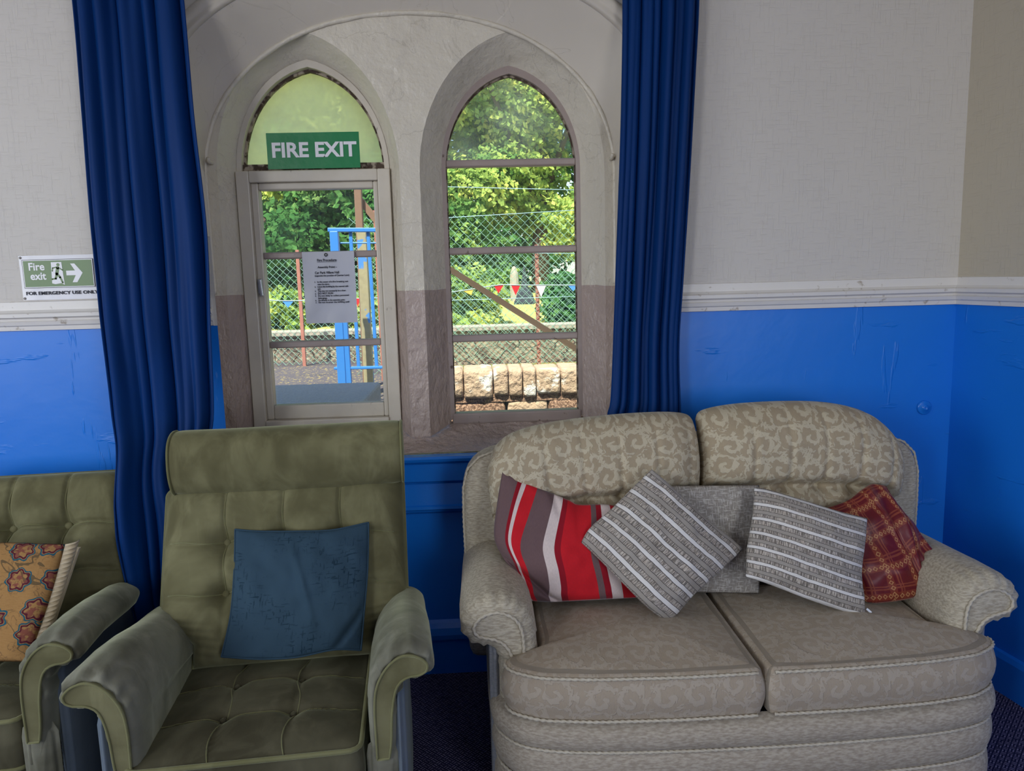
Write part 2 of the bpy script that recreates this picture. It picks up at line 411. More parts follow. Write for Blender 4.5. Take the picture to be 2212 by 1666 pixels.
def damask(name, ground, leaf, scale=8.5, contrast=1.0, chenille=False):
    """scrolling acanthus pattern woven in two tones"""
    m = Mat(name, .85, spec=.12, sheen=.2, sheen_tint=srgb(235, 230, 210))
    uvc = m.coord('UV'); sp = m.t.nodes.new('ShaderNodeSeparateXYZ')
    wob = m.t.nodes.new('ShaderNodeTexNoise'); wob.inputs['Scale'].default_value = 9; wob.inputs['Detail'].default_value = 2
    m.t.links.new(uvc, wob.inputs['Vector'])
    vm = m.t.nodes.new('ShaderNodeVectorMath'); vm.operation = 'MULTIPLY_ADD'
    m.t.links.new(wob.outputs['Color'], vm.inputs[0]); vm.inputs[1].default_value = (.035, .035, 0); m.t.links.new(uvc, vm.inputs[2])
    wo2 = m.t.nodes.new('ShaderNodeTexNoise'); wo2.inputs['Scale'].default_value = 42; wo2.inputs['Detail'].default_value = 1
    m.t.links.new(uvc, wo2.inputs['Vector'])
    vm2 = m.t.nodes.new('ShaderNodeVectorMath'); vm2.operation = 'MULTIPLY_ADD'
    m.t.links.new(wo2.outputs['Color'], vm2.inputs[0]); vm2.inputs[1].default_value = (.016, .016, 0); m.t.links.new(vm.outputs[0], vm2.inputs[2])
    P = vm2.outputs[0]
    def layer(sc_, rnd, arms, tw, flip, off):
        mp = m.t.nodes.new('ShaderNodeMapping'); mp.inputs['Location'].default_value = off; m.t.links.new(P, mp.inputs[0])
        v = m.voronoi(sc_, mp.outputs[0], rnd)
        sub = m.t.nodes.new('ShaderNodeVectorMath'); sub.operation = 'SUBTRACT'
        m.t.links.new(mp.outputs[0], sub.inputs[0]); m.t.links.new(v.outputs['Position'], sub.inputs[1])
        s2 = m.t.nodes.new('ShaderNodeSeparateXYZ'); m.t.links.new(sub.outputs[0], s2.inputs[0])
        x = N(m.t, s2.outputs[0]); y = N(m.t, s2.outputs[1]); th = y.atan2(x) * flip
        r = N(m.t, v.outputs['Distance'])           # in cell units
        lobes = (th * 9 + r * 22).sin() * .55 * r.smooth(.12, .5)
        a = th * arms - r * tw + lobes
        leaf_ = a.sin() - ((a * 3.0 + th * 4).sin() * -1).gt(.80) * .55
        vein = ((th * 11 + r * 46).sin()) * .42
        return leaf_ + vein * r.smooth(.15, .5), r
    l1, r1 = layer(scale, .5, 1, 15, 1, (0, 0, 0))
    l2, r2 = layer(scale * 1.25, .6, 2, 9, -1, (.37, .21, 0))
    f = (l1 * r1.smooth(.62, .35)).mx(l2 * r1.smooth(.35, .6) * .9)
    fac = f.smooth(.04, .18)
    grain = m.noise(260, 2, kind='UV', stretch=(1, .35, 1))
    g = m.mix(grain, ground, tuple(c * 1.16 for c in ground[:3]) + (1,)); l = m.mix(grain, leaf, tuple(min(1, c * .88) for c in leaf[:3]) + (1,))
    m.color(m.mix(fac * contrast, g, l))
    m.bump(fac * .8 + grain * .5, .0016, .7); return m.m
M['damask'] = damask('scroll leaf damask', srgb(158, 143, 119), srgb(194, 182, 157), 12.5)
M['damask_seat'] = damask('worn scroll leaf damask', srgb(156, 142, 124), srgb(184, 172, 156), 11.5, .5)

m = Mat('royal blue curtain cloth', .55, spec=.12, sheen=.0)
m.color(m.mix(m.noise(2.5, 3, stretch=(3, 3, .5)), (.0006, .019, .092, 1), (.001, .034, .165, 1))); m.bump(m.noise(400, 2, stretch=(1, 1, .2)) * .3 + m.noise(30, 3, stretch=(3, 3, .3)) * .7, .0015, .4); M['curtain'] = m.m

# carpet: dark navy, woven dashes
m = Mat('navy woven carpet', .95, spec=.1)
x, y, z = m.xyz(); k = 1 / .017
a = (x + y) * (k * .7071); b = (x - y) * (k * .7071)
par = (a.fl() + b.fl()).mod(2.0)
da = (a.fr() - .5).ab(); db = (b.fr() - .5).ab()
s1 = ((a.fr() * 2).fr() - .5).ab().lt(.24) * db.lt(.40); s2 = ((b.fr() * 2).fr() - .5).ab().lt(.24) * da.lt(.40)
dash = s1 * par + s2 * (par * -1 + 1)
m.color(m.mix(dash * m.noise(60, 3).smooth(.2, .6), srgb(28, 28, 58), m.mix(m.noise(40, 3), srgb(104, 98, 130), srgb(146, 138, 160)))); m.bump(dash + m.noise(300, 2) * .3, .002, .8)
M['carpet'] = m.m

def stripes(name, uvaxis, stops, extra=None, rough=.85):
    m = Mat(name, rough, spec=.15, sheen=.2)
    x, y, z = m.xyz('UV'); t = (x, y)[uvaxis]; return m, x, y, t
# red / taupe / cream striped cushion
m, x, y, t = stripes('red striped cotton', 0, None)
T_ = srgb(112, 88, 88); Rd = srgb(206, 28, 38); Dr = srgb(150, 16, 32); Cr = srgb(224, 206, 200)
st = [(0, T_), (.135, Dr), (.17, Cr), (.205, Rd), (.295, T_), (.435, Cr), (.505, Dr), (.545, Rd), (.735, T_), (.775, Dr), (.815, Cr), (.885, Rd), (.98, Dr)]
gr = m.noise(150, 3, kind='UV', stretch=(3, .6, 1))
m.color(m.mix(gr * .35, m.ramp(x / .40, st, True), (.03, .02, .03, 1))); m.bump(gr, .001, .5); M['red_stripe'] = m.m
# grey ribbed cushion
def ribbed(name, n, phase=0.0):
    m = Mat(name, .9, spec=.1, sheen=.15)
    x, y, z = m.xyz('UV'); w = m.noise(18, 2, kind='UV')
    t = (y * (n / .40) + phase + (w - .5) * .10).fr()
    rib = m.noise(300, 2, kind='UV', stretch=(1.3, .10, 1)).smooth(.38, .56)
    G = srgb(160, 152, 143); Wt = srgb(214, 210, 206); K = srgb(74, 68, 66)
    base = m.ramp(t, [(0, Wt), (.19, K), (.215, G), (.42, K), (.445, srgb(154, 147, 139)), (.66, K), (.685, G), (.965, K)], True)
    isrib = t.gt(.215) * t.lt(.42) + t.gt(.685) * t.lt(.965)
    ribc = m.mix(rib, srgb(112, 105, 98), m.mix(m.noise(60, 2, kind='UV'), srgb(196, 190, 182), srgb(172, 156, 142)))
    m.color(m.mix(isrib, base, ribc))
    line = base; hgt = t.lt(.19) * .9 + (t.gt(.445) * t.lt(.66)) * .7 + isrib * (rib * .4 + .3)
    m.bump(hgt + m.noise(200, 2, kind='UV') * .15, .0035, .9); return m.m
M['rib1'] = ribbed('grey and cream ribbed weave', 5.3, .35)
M['rib2'] = ribbed('cream and grey ribbed weave', 6.3, .0)
m = Mat('grey slub weave', .9, spec=.1)
h = m.noise(160, 3, kind='UV', stretch=(.25, 1.6, 1)); v = m.noise(160, 3, kind='UV', stretch=(1.6, .25, 1))
m.color(m.mix((h.mx(v)).smooth(.50, .66), srgb(144, 137, 129), srgb(190, 184, 176))); m.bump(h + v, .001, .7); M['slub'] = m.m
# burgundy check cushion
m = Mat('burgundy check taffeta', .45, spec=.4, sheen=.3, sheen_tint=(1, .5, .4, 1))
x, y, z = m.xyz('UV'); w = m.noise(7, 2, kind='UV')
uu = (x + (w - .5) * .03) * 10.0 + .25; vv = (y + (w - .5) * .03) * 9.0 + .1
def lines(t):
    f = t.fr(); wide = (f - .24).ab().lt(.12); thin = (f - .50).ab().lt(.028) + (f - .60).ab().lt(.022)
    return wide, thin, (f - .24)
wu, tu, du = lines(uu); wv, tv, dv = lines(vv)
dia_u = (((vv * 5).fr() - .5).ab() + (du * 5).ab()); dia_v = (((uu * 5).fr() - .5).ab() + (dv * 5).ab())
dot = ((dia_u - .33).ab().lt(.10) * wu).mx((dia_v - .33).ab().lt(.10) * wv)
c0 = m.mix((tu + tv).mn(1.0) * .85, srgb(104, 16, 28), srgb(146, 72, 50)); c1 = m.mix(wu.mx(wv) * .8, c0, srgb(138, 60, 42)); c2 = m.mix(dot, c1, srgb(190, 138, 92))
m.color(m.mix(m.noise(90, 3, kind='UV') * .3, c2, srgb(60, 6, 14))); m.bump(m.noise(14, 3, kind='UV') * 1 + dot * .1, .006, .5); M['check'] = m.m
# teal cushion
m = Mat('teal jacquard', .8, spec=.12, sheen=.08, sheen_tint=srgb(150, 180, 200))
h = m.noise(75, 2, kind='UV', stretch=(.4, 2.2, 1)); v = m.noise(75, 2, kind='UV', stretch=(2.2, .4, 1))
pat = m.noise(7, 3, kind='UV').smooth(.42, .6) * (h.mx(v)).smooth(.60, .64)
m.color(m.mix(pat * .75, m.mix(m.noise(5), srgb(42, 62, 76), srgb(54, 76, 92)), srgb(18, 40, 54))); m.bump(m.noise(11, 3, kind='UV', dist=.5) + pat * -.15 + m.noise(300, 1, kind='UV') * .08, .006, .6); M['teal'] = m.m
# tapestry cushion
m = Mat('floral tapestry', .9, spec=.1)
uvc = m.coord('UV'); v = m.voronoi(10.5, uvc, .8)
sub = m.t.nodes.new('ShaderNodeVectorMath'); sub.operation = 'SUBTRACT'; m.t.links.new(uvc, sub.inputs[0]); m.t.links.new(v.outputs['Position'], sub.inputs[1])
s2 = m.t.nodes.new('ShaderNodeSeparateXYZ'); m.t.links.new(sub.outputs[0], s2.inputs[0])
fx = N(m.t, s2.outputs[0]); fy = N(m.t, s2.outputs[1]); th = fy.atan2(fx); r = N(m.t, v.outputs['Distance']) * (1 / 1.0)
pet = (th * 7).sin() * .035 + (m.noise(34, 2, kind='UV') - .5) * .16; rr = r + pet
big = N(m.t, v.outputs['Color'])
s3 = m.t.nodes.new('ShaderNodeSeparateXYZ'); m.t.links.new(v.outputs['Color'], s3.inputs[0]); rnd = N(m.t, s3.outputs[0])
core = m.noise(60, 2, kind='UV').smooth(.45, .55)
ring1 = (rr - .26).ab().lt(.028); ring2 = (rr - .33).ab().lt(.022); inner = rr.lt(.24) * core; isf = rnd.gt(.35)
vine = (m.noise(6, 3, kind='UV', dist=1.0) - .5).ab().lt(.010)
leafs = (m.noise(24, 3, kind='UV', dist=1.4) - .56).ab().lt(.015)
base = m.mix(m.noise(200, 2, kind='UV', stretch=(.3, 2, 1)), srgb(142, 104, 62), srgb(170, 132, 84))
c = m.mix(leafs * .7, base, srgb(116, 88, 60)); c = m.mix(vine, c, srgb(104, 84, 58))
c = m.mix(inner * isf * .8, c, srgb(122, 62, 60)); c = m.mix(ring1 * isf, c, srgb(84, 34, 46)); c = m.mix(ring2 * isf, c, srgb(36, 84, 100))
m.color(c); m.bump(m.noise(220, 2, kind='UV'), .001, .6); M['tapestry'] = m.m
m = Mat('cream ruched satin', .5, srgb(214, 196, 164)); m.bump(m.noise(60, 2, stretch=(1, 1, 6)), .003); M['ruche'] = m.m

def flat(name, c, rough=.5, bump=None, spec=.4, metallic=0):
    m = Mat(name, rough, c, spec, metallic=metallic)
    if bump: m.bump(m.noise(bump[0], 4), bump[1], .6)
    return m.m
M['sign_green'] = flat('green sign vinyl', srgb(20, 122, 70), .35, (14, .003))
M['sign_dark_green'] = flat('printed green', srgb(92, 122, 76), .3, (10, .002))
M['sign_white'] = flat('white sign print', srgb(226, 226, 230), .35)
M['lamin'] = flat('laminated paper', srgb(220, 220, 226), .18, (9, .003))
M['paper'] = flat('white paper sleeve', srgb(186, 188, 198), .3, (6, .003))
M['ink'] = flat('black ink', srgb(28, 30, 44), .6)
M['pin'] = flat('dull metal pin', srgb(160, 156, 150), .4, metallic=.6)
M['chrome'] = flat('grey metal catch', srgb(176, 178, 184), .35, metallic=.5)
M['black'] = flat('black plastic', srgb(20, 20, 22), .4)
# outside
def leafmat(name, a, b, c):
    m = bpy.data.materials.new(name); m.use_nodes = True; t = m.node_tree; t.nodes.clear()
    o = t.nodes.new('ShaderNodeOutputMaterial'); d = t.nodes.new('ShaderNodeBsdfDiffuse'); tl = t.nodes.new('ShaderNodeBsdfTranslucent'); mx = t.nodes.new('ShaderNodeMixShader'); mx.inputs[0].default_value = .35
    tc = t.nodes.new('ShaderNodeTexCoord'); nt = t.nodes.new('ShaderNodeTexNoise'); nt.inputs['Scale'].default_value = 2.2; nt.inputs['Detail'].default_value = 6; nt.inputs['Roughness'].default_value = .75
    r = t.nodes.new('ShaderNodeValToRGB'); r.color_ramp.elements[0].position = .36; r.color_ramp.elements[0].color = a
    r.color_ramp.elements[1].position = .66; r.color_ramp.elements[1].color = c; e = r.color_ramp.elements.new(.52); e.color = b
    t.links.new(tc.outputs['Object'], nt.inputs['Vector']); t.links.new(nt.outputs['Fac'], r.inputs[0])
    t.links.new(r.outputs[0], d.inputs[0]); t.links.new(r.outputs[0], tl.inputs[0]); t.links.new(d.outputs[0], mx.inputs[1]); t.links.new(tl.outputs[0], mx.inputs[2]); t.links.new(mx.outputs[0], o.inputs[0])
    return m
M['leaf_a'] = leafmat('mid green leaves', srgb(66, 108, 56), srgb(118, 158, 84), srgb(190, 202, 112))
M['leaf_b'] = leafmat('sunlit yellow green leaves', srgb(96, 136, 66), srgb(170, 192, 100), srgb(232, 226, 120))
M['leaf_c'] = leafmat('deep green leaves', srgb(48, 92, 50), srgb(84, 132, 70), srgb(148, 176, 104))
M['bark'] = flat('bark', srgb(96, 78, 62), .9, (20, .01))
m = Mat('asphalt', .9); m.color(m.mix(m.noise(40, 5).smooth(.58, .66), srgb(86, 80, 84), srgb(190, 170, 90))); m.bump(m.noise(120, 3), .004); M['asphalt'] = m.m
m = Mat('pebble concrete', .8); m.color(m.mix(m.noise(90, 4), srgb(120, 120, 122), srgb(176, 174, 170))); m.bump(m.noise(120, 4), .008); M['concrete'] = m.m
m = Mat('rough sandstone blocks', .9); lich = m.noise(4.5, 5)
m.color(m.mix(lich.smooth(.60, .64), m.mix(m.noise(14, 5), srgb(166, 136, 108), srgb(216, 194, 164)), srgb(244, 240, 226))); m.bump(m.noise(24, 6) * 1.0, .03); M['sandstone'] = m.m
m = Mat('brown stone course', .9); m.color(m.mix(m.noise(70, 5).smooth(.4, .65), srgb(112, 84, 66), srgb(190, 156, 128))); m.bump(m.noise(60, 5), .015); M['brownstone'] = m.m
m = Mat('rubble wall stone', .95); x, y, z = m.xyz()
vr = m.voronoi(5.5, m.vec(x + m.noise(3, 3) * .25, z * 1.9 + m.noise(4, 3) * .2), 1.0, '2D', 'DISTANCE_TO_EDGE'); e = N(m.t, vr.outputs[0]).smooth(.0, .05)
m.color(m.mix(e * .7 + .3, srgb(118, 100, 82), m.mix(m.noise(9, 5).smooth(.3, .7), srgb(122, 106, 92), srgb(178, 162, 138)))); m.bump(e + m.noise(30, 5) * .6, .03); M['rubble'] = m.m
m = Mat('moss and leaf litter', .95); m.color(m.mix(m.noise(34, 5).smooth(.4, .6), srgb(92, 84, 50), srgb(206, 192, 92))); m.bump(m.noise(50, 4), .03); M['litter'] = m.m
m = Mat('sunlit grass', .95); m.color(m.mix(m.noise(6, 5), srgb(166, 170, 84), srgb(214, 208, 120))); m.bump(m.noise(60, 3), .02); M['grass'] = m.m
m = Mat('rusty iron', .85); m.color(m.mix(m.noise(30, 4), srgb(150, 92, 78), srgb(184, 128, 110))); M['rust'] = m.m
M['brown_iron'] = flat('brown painted iron', srgb(92, 76, 58), .5)
M['gate_blue'] = flat('light blue gate paint', srgb(66, 136, 216), .3)
m = Mat('chipped post paint', .8); m.color(m.mix(m.noise(7, 4).smooth(.55, .58), m.mix(m.noise(30, 4), srgb(180, 172, 134), srgb(138, 130, 100)), srgb(74, 138, 206))); M['post'] = m.m
M['wood_brown'] = flat('brown timber', srgb(132, 104, 84), .8, (20, .004))
M['wire'] = flat('green coated wire', srgb(134, 178, 158), .5)
M['wire_blue'] = flat('pale line wire', srgb(170, 205, 215), .5)
M['dark_stone'] = flat('dark weathered stone', srgb(46, 52, 60), .8, (20, .01))
M['pale_stone'] = flat('pale weathered stone', srgb(176, 166, 150), .8, (20, .01))
for nme, c in (('red', (206, 40, 48)), ('yellow', (222, 200, 96)), ('white', (232, 230, 224)), ('sky', (84, 150, 220))):
    M['pennant_' + nme] = flat(nme + ' bunting plastic', srgb(*c), .5)

# ---------------------------------------------------------------- room shell
def lancet(cx, w, zs, rise, z0, n=14):
    """outline from left foot over the point to right foot: list of (x, z)"""
    R = (w * w + rise * rise) / (2 * w); out = [(cx - w, z0)]
    out += [(cx - w, z0 + (zs - z0) * k / 8) for k in range(1, 8)]
    amax = math.atan2(rise, R - w)
    half = []
    for k in range(n + 1):
        a = amax * k / n; f = math.pi / 2 * k / n
        half.append(((w - R + R * math.cos(a)) * .55 + w * math.cos(f) * .45, R * math.sin(a) * .55 + rise * math.sin(f) * .45))
    out += [(cx - x, zs + z) for x, z in half]; out += [(cx + x, zs + z) for x, z in reversed(half[:-1])]
    out += [(cx + w, z0 + (zs - z0) * k / 8) for k in range(7, 0, -1)]; out.append((cx + w, z0))
    return out
def arch(xl, xr, z0, zs, zc, pw, n=44):
    """jambs then a depressed arch (superellipse)"""
    cx = (xl + xr) / 2; w = (xr - xl) / 2; out = [(xl, z0 + (zs - z0) * k / 10) for k in range(10)]
    for k in range(n + 1):
        a = math.pi * k / n; c = math.cos(a); s = math.sin(a)
        out.append((cx - w * math.copysign(abs(c) ** (2/pw), c), zs + (zc - zs) * abs(s) ** (2/pw)))
    out += [(xr, z0 + (zs - z0) * k / 10) for k in range(9, -1, -1)]; return out
YI = 2.85
def jamb_arch(cx, pts, zs, n=88):
    # pts: (half width, z) from the springing to the crown
    h = smooth_path([Vector((a, 0, z)) for a, z in pts], 8); w = pts[0][0]
    full = [Vector((cx - p.x, 0, p.z)) for p in h] + [Vector((cx + p.x, 0, p.z)) for p in reversed(h[:-1])]
    q = [(p.x, p.z) for p in resample(full, n + 1)]
    L_ = [(cx - w, .862 + (zs - .862) * k / 10) for k in range(10)]
    return L_ + q + [(cx + w, .862 + (zs - .862) * k / 10) for k in range(9, -1, -1)]
OUTER = jamb_arch(-.192, [(.713, 1.86), (.752, 2.05), (.765, 2.17), (.742, 2.29), (.675, 2.36), (.585, 2.42), (.42, 2.50), (.22, 2.56), (0, 2.585)], 1.86)
INNER = [(x, z) for x, z in arch(-.945, .532, .862, 1.86, 2.425, 2.12, 88)]
ZT = 3.02; XL = -3.4
def wall_with_opening(name, opening, y, x0, x1, z0, z1, mat):
    """flat wall round an opening: each opening point is joined to the rim of the wall"""
    cx = -.19; cz = 1.6; vs = []; n = len(opening)
    op = [(opening[0][0], z0)] + [(opening[0][0], .4)] + opening + [(opening[-1][0], .4), (opening[-1][0], z0)]
    rim = []
    for (x, z) in op:
        dx = x - cx; dz = z - cz
        if z <= opening[0][1] + 1e-6: rim.append((x0 if dx < 0 else x1, z)); continue
        t = min(((x1 - cx) / dx if dx > 1e-6 else 1e9), ((x0 - cx) / dx if dx < -1e-6 else 1e9), ((z1 - cz) / dz if dz > 1e-6 else 1e9))
        if dz <= 0: rim.append((x0 if dx < 0 else x1, z)); continue
        rim.append((cx + dx * t, cz + dz * t))
    # keep the two top corners exact
    for X in (x0, x1):
        k = min(range(len(rim)), key=lambda i: (rim[i][0] - X) ** 2 + (rim[i][1] - z1) ** 2); rim[k] = (X, z1)
    vs = [(x, y, z) for x, z in op] + [(x, y, z) for x, z in rim]; m = len(op)
    fs = [(i, i + 1, m + i + 1, m + i) for i in range(m - 1)]
    return mesh(name, vs, fs, mat, None, False)
XR = 1.778
struct(wall_with_opening('wall_back', OUTER, D, XL, XR, 0, ZT, M['wall']), 'cream papered wall above a white rail, bright blue gloss below, around the arched window')
# right wall runs towards the camera, a little outwards
rx = lambda y: XR + (D - y) * .155
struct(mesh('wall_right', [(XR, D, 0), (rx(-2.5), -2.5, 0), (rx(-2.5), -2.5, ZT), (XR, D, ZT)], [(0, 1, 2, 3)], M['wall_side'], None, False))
def wall_holes(name, pt, a0, a1, holes, mat):
    xs = sorted({a0, a1} | {h[0] for h in holes} | {h[1] for h in holes}); zs = sorted({0, ZT} | {h[2] for h in holes} | {h[3] for h in holes})
    b = MB()
    for i in range(len(xs) - 1):
        for j in range(len(zs) - 1):
            c = ((xs[i] + xs[i+1]) / 2, (zs[j] + zs[j+1]) / 2)
            if any(h[0] < c[0] < h[1] and h[2] < c[1] < h[3] for h in holes): continue
            b.add([pt(xs[i], zs[j]), pt(xs[i+1], zs[j]), pt(xs[i+1], zs[j+1]), pt(xs[i], zs[j+1])], [(0, 1, 2, 3)])
    return struct(b.build(name, mat))
wall_holes('wall_left', lambda a, z: (XL, a, z), -2.5, D, [(-.45, 1.15, .75, 2.45)], M['wall'])  # unseen window opening, assumed for the side fill lamp
wall_holes('wall_rear', lambda a, z: (a, -2.5, z), XL, rx(-2.5), [(-3.34, -2.38, .7, 2.7), (1.27, 2.37, .7, 2.7)], M['wall'])  # two unseen window openings, assumed for the rear fill lamps
struct(mesh('floor', [(XL, -2.5, 0), (rx(-2.5), -2.5, 0), (XR, D + .04, 0), (XL, D + .04, 0)], [(0, 1, 2, 3)], M['carpet'], None, False), 'dark navy carpet woven with small grey dashes')
b = MB(); b.box((XL - .1, -2.6, ZT), (3.0, 3.3, ZT + .1)); struct(b.build('ceiling', flat('white ceiling', srgb(225, 222, 215), .8)))
# outside face of the building and its roof edge, so the room is closed to the sun
b = MB()
for (x0, x1, z0, z1) in ((XL - .3, -.95, -.6, 3.10), (.56, 3.2, -.6, 3.10), (-.95, .56, -.6, .86), (-.95, .56, 2.45, 3.10)):
    b.box((x0, 3.0, z0), (x1, 3.2, z1))
struct(b.build('wall_outside', M['sandstone']), 'stone outer face of the building')

# stone surround: splayed soffit, flat tracery plane with two lancet openings
LA = dict(cx=-.578, zs=1.90); RA = dict(cx=.157, zs=1.89)
LO = lancet(LA['cx'], .325, 1.88, .49, .90); LI = lancet(LA['cx'], .275, 1.905, .385, .93)
RO = lancet(RA['cx'], .338, 1.87, .49, .90); RI = lancet(RA['cx'], .262, 1.90, .37, .93)
n = len(OUTER); K = 8
vs = []; fs = []
for j in range(K + 1):
    t = j / K
    for i in range(n):
        o, q = OUTER[i], INNER[i]; w = t
        bul = .012 * math.sin(math.pi * t) if q[1] > 1.9 else 0
        vs.append((o[0] + (q[0] - o[0]) * w, D + (YI - D) * (t ** 1.15), o[1] + (q[1] - o[1]) * w + bul))
fs = [(j*n+i, j*n+i+1, (j+1)*n+i+1, (j+1)*n+i) for j in range(K) for i in range(n - 1)]
sur = empty('trim_1', (0, 0, 0)); struct(sur, 'painted stone window surround with a wide splayed arch')
mesh('splayed_arch', vs, fs, M['plaster'], sur)
bm = bmesh.new(); edges = []
def loop(pts, y):
    v = [bm.verts.new((x, y, z)) for x, z in pts]
    return v
vin = loop(INNER, YI); vl = loop(LO, YI); vr = loop(RO, YI)
chain = vin + list(reversed(vr)) + list(reversed(vl))
for i in range(len(chain)): edges.append(bm.edges.new((chain[i], chain[(i+1) % len(chain)])))
bmesh.ops.triangle_fill(bm, use_beauty=True, edges=edges, normal=(0, -1, 0))
me = bpy.data.meshes.new('tracery_face'); bm.to_mesh(me); bm.free(); me.materials.append(M['stone'])
o = bpy.data.objects.new('tracery_face', me); col.objects.link(o); o.parent = sur
def splay(A, B, ya, yb, name, wob=.006):
    n = len(A); vs = []; K = 10
    for j in range(K + 1):
        t = j / K
        for i in range(n):
            x = A[i][0] + (B[i][0] - A[i][0]) * t; z = A[i][1] + (B[i][1] - A[i][1]) * t; y = ya + (yb - ya) * t
            d = wob * nz((x * 9, y * 9, z * 9)) * math.sin(math.pi * min(1, max(0, t))) * (2.2 if z < 1.5 else 1)
            vs.append((x + d * .6, y + d, z + d * .3))
    fs = [(j*n+i, j*n+i+1, (j+1)*n+i+1, (j+1)*n+i) for j in range(K) for i in range(n-1)]
    return mesh(name, vs, fs, M['stone'], sur)
splay(LO, LI, YI, 2.95, 'lancet_splay'); splay(RO, RI, YI, 2.95, 'lancet_splay')
splay(LI, LI, 2.95, 3.05, 'lancet_reveal', 0); splay(RI, RI, 2.95, 3.05, 'lancet_reveal', 0)
b = MB(); rp = [Vector((x, YI - .002 + .003 * nz((x * 20, z * 20, 1)), z)) for x, z in INNER[6:-6]]; b.tube(resample(rp, 260), [.009 + .003 * nz((i * .15, 0, 3)) for i in range(260)], 8)
b.build('arch_rim', M['stone'], sur, True)
# sloping stone sill, lumpy under thick paint
def sillf(u, v):
    x = -.96 + (.53 + .96) * u; t = v
    y = 2.965 + (2.742 - 2.965) * t; z = .935 + (.862 - .935) * t - .010 * math.sin(math.pi * t)
    d = .012 * nz((x * 6, y * 14, 0)) + .005 * nz((x * 22, y * 40, 3))
    z += d * math.sin(math.pi * min(1, t * 1.1)) ** .5 + .035 * gauss(x + .225, .045) * (1 - t) ** .8
    return (x, y, z)
grid('sloping_sill', sillf, 150, 26, M['stone'], sur)
b = MB(); b.box((-.96, 2.742, .80), (.53, 2.97, .858)); b.build('sill_base', M['stone'], sur)
# hood mould round the arch
prof = [(0, 0), (.0, -.012), (.010, -.022), (.022, -.014), (.030, -.020), (.045, -.028), (.060, -.018), (.066, -.004), (.066, 0)]
pts = [Vector((x, D, z)) for x, z in OUTER[8:-8]]; vs = []; m_ = len(prof)
for i, p in enumerate(pts):
    t = (pts[min(i+1, len(pts)-1)] - pts[max(i-1, 0)]).normalized(); nn = Vector((-t.z, 0, t.x))
    for a, c in prof: vs.append(p + nn * (a + .002) + Vector((0, c, 0)))
fs = [(i*m_+k, i*m_+k+1, (i+1)*m_+k+1, (i+1)*m_+k) for i in range(len(pts)-1) for k in range(m_-1)]
struct(mesh('trim_2', vs, fs, M['plaster']), 'rounded plaster hood moulding following the arch')

def extrude_x(name, prof, x0, x1, mat, xf=None, caps=True):
    b = MB(); n = len(prof)
    P = xf or (lambda x, y, z: (x, y, z))
    b.add([P(x0, y, z) for y, z in prof] + [P(x1, y, z) for y, z in prof], [(i, i + 1, n + i + 1, n + i) for i in range(n - 1)] + ([tuple(range(n)), tuple(range(2*n-1, n-1, -1))] if caps else []))
    return b.build(name, mat)
dado = [(0, 1.352), (-.012, 1.354), (-.014, 1.368), (-.020, 1.372), (-.024, 1.384), (-.016, 1.388), (-.018, 1.394), (-.030, 1.400), (-.031, 1.412), (-.018, 1.417), (-.010, 1.424), (-.006, 1.452), (0, 1.454)]
dd = [(D + a, z) for a, z in dado]
struct(extrude_x('trim_3', dd, XL, -.915, M['rail']), 'white moulded dado rail left of the window')
struct(extrude_x('trim_4', dd, .54, XR, M['rail']), 'white moulded dado rail right of the window')
def rw(x, y, z):   # x = distance from corner along the right wall, y offset off the wall
    L = math.hypot(1, .155); tx, ty = .155 / L, -1 / L
    return (XR + tx * x - (-y) * (1 / L), D + ty * x - (-y) * (.155 / L), z)
struct(extrude_x('trim_5', [(a, z) for a, z in dado], 0, 5.0, M['rail'], rw), 'white moulded dado rail on the right wall')
# panelling under the window
pan = [(2.80, .858), (2.700, .856), (2.694, .848), (2.697, .838), (2.706, .832), (2.712, .826), (2.712, .762), (2.722, .757), (2.728, .748),
       (2.712, .672), (2.704, .668), (2.702, .658), (2.712, .652), (2.714, .646), (2.732, .640), (2.745, .63), (2.747, .21), (2.735, .20), (2.722, .185), (2.715, .16), (2.716, .142), (2.730, .138), (2.728, .02), (2.728, 0)]
struct(extrude_x('trim_6', pan, -.96, .56, M['blue'], caps=False), 'glossy blue ledge and recessed panel under the window')
sk_ = [(2.73, .145), (2.716, .142), (2.708, .125), (2.708, 0)]
struct(extrude_x('baseboard_left', sk_, XL, -.96, M['blue'])); struct(extrude_x('baseboard_back', sk_, .56, XR, M['blue']))
struct(extrude_x('baseboard_right', [(0, .145), (-.014, .142), (-.022, .125), (-.022, 0)], 0, 5.0, M['blue'], rw))
# round boss painted over on the blue wall
def disc(b, c, r, t, ax=(0, -1, 0), n=28, rings=((1, 0), (1, .7), (.9, 1), (0, 1))):
    ax = Vector(ax); u = ax.orthogonal().normalized(); v = ax.cross(u); vs = []; fs = []
    for rr, h in rings:
        for k in range(n): a = 2*math.pi*k/n; vs.append(Vector(c) + (u*math.cos(a) + v*math.sin(a)) * r * max(rr, .001) + ax * t * h)
    for j in range(len(rings)-1):
        for k in range(n): fs.append((j*n+k, j*n+(k+1) % n, (j+1)*n+(k+1) % n, (j+1)*n+k))
    b.add(vs, fs)
b = MB(); disc(b, (1.674, D - .0005, .97), .027, .010, rings=((1, 0), (1, .6), (.88, 1), (.42, .8), (.36, 1.5), (.15, 1.6), (.12, 1.1), (0, 1.1)))
tag(b.build('wall_boss', M['blue'], None, True), 'small round disc painted over blue on the wall above the sofa', 'fitting')
b = MB()
for px in ((451, 350), (1321, 341)):
    pass
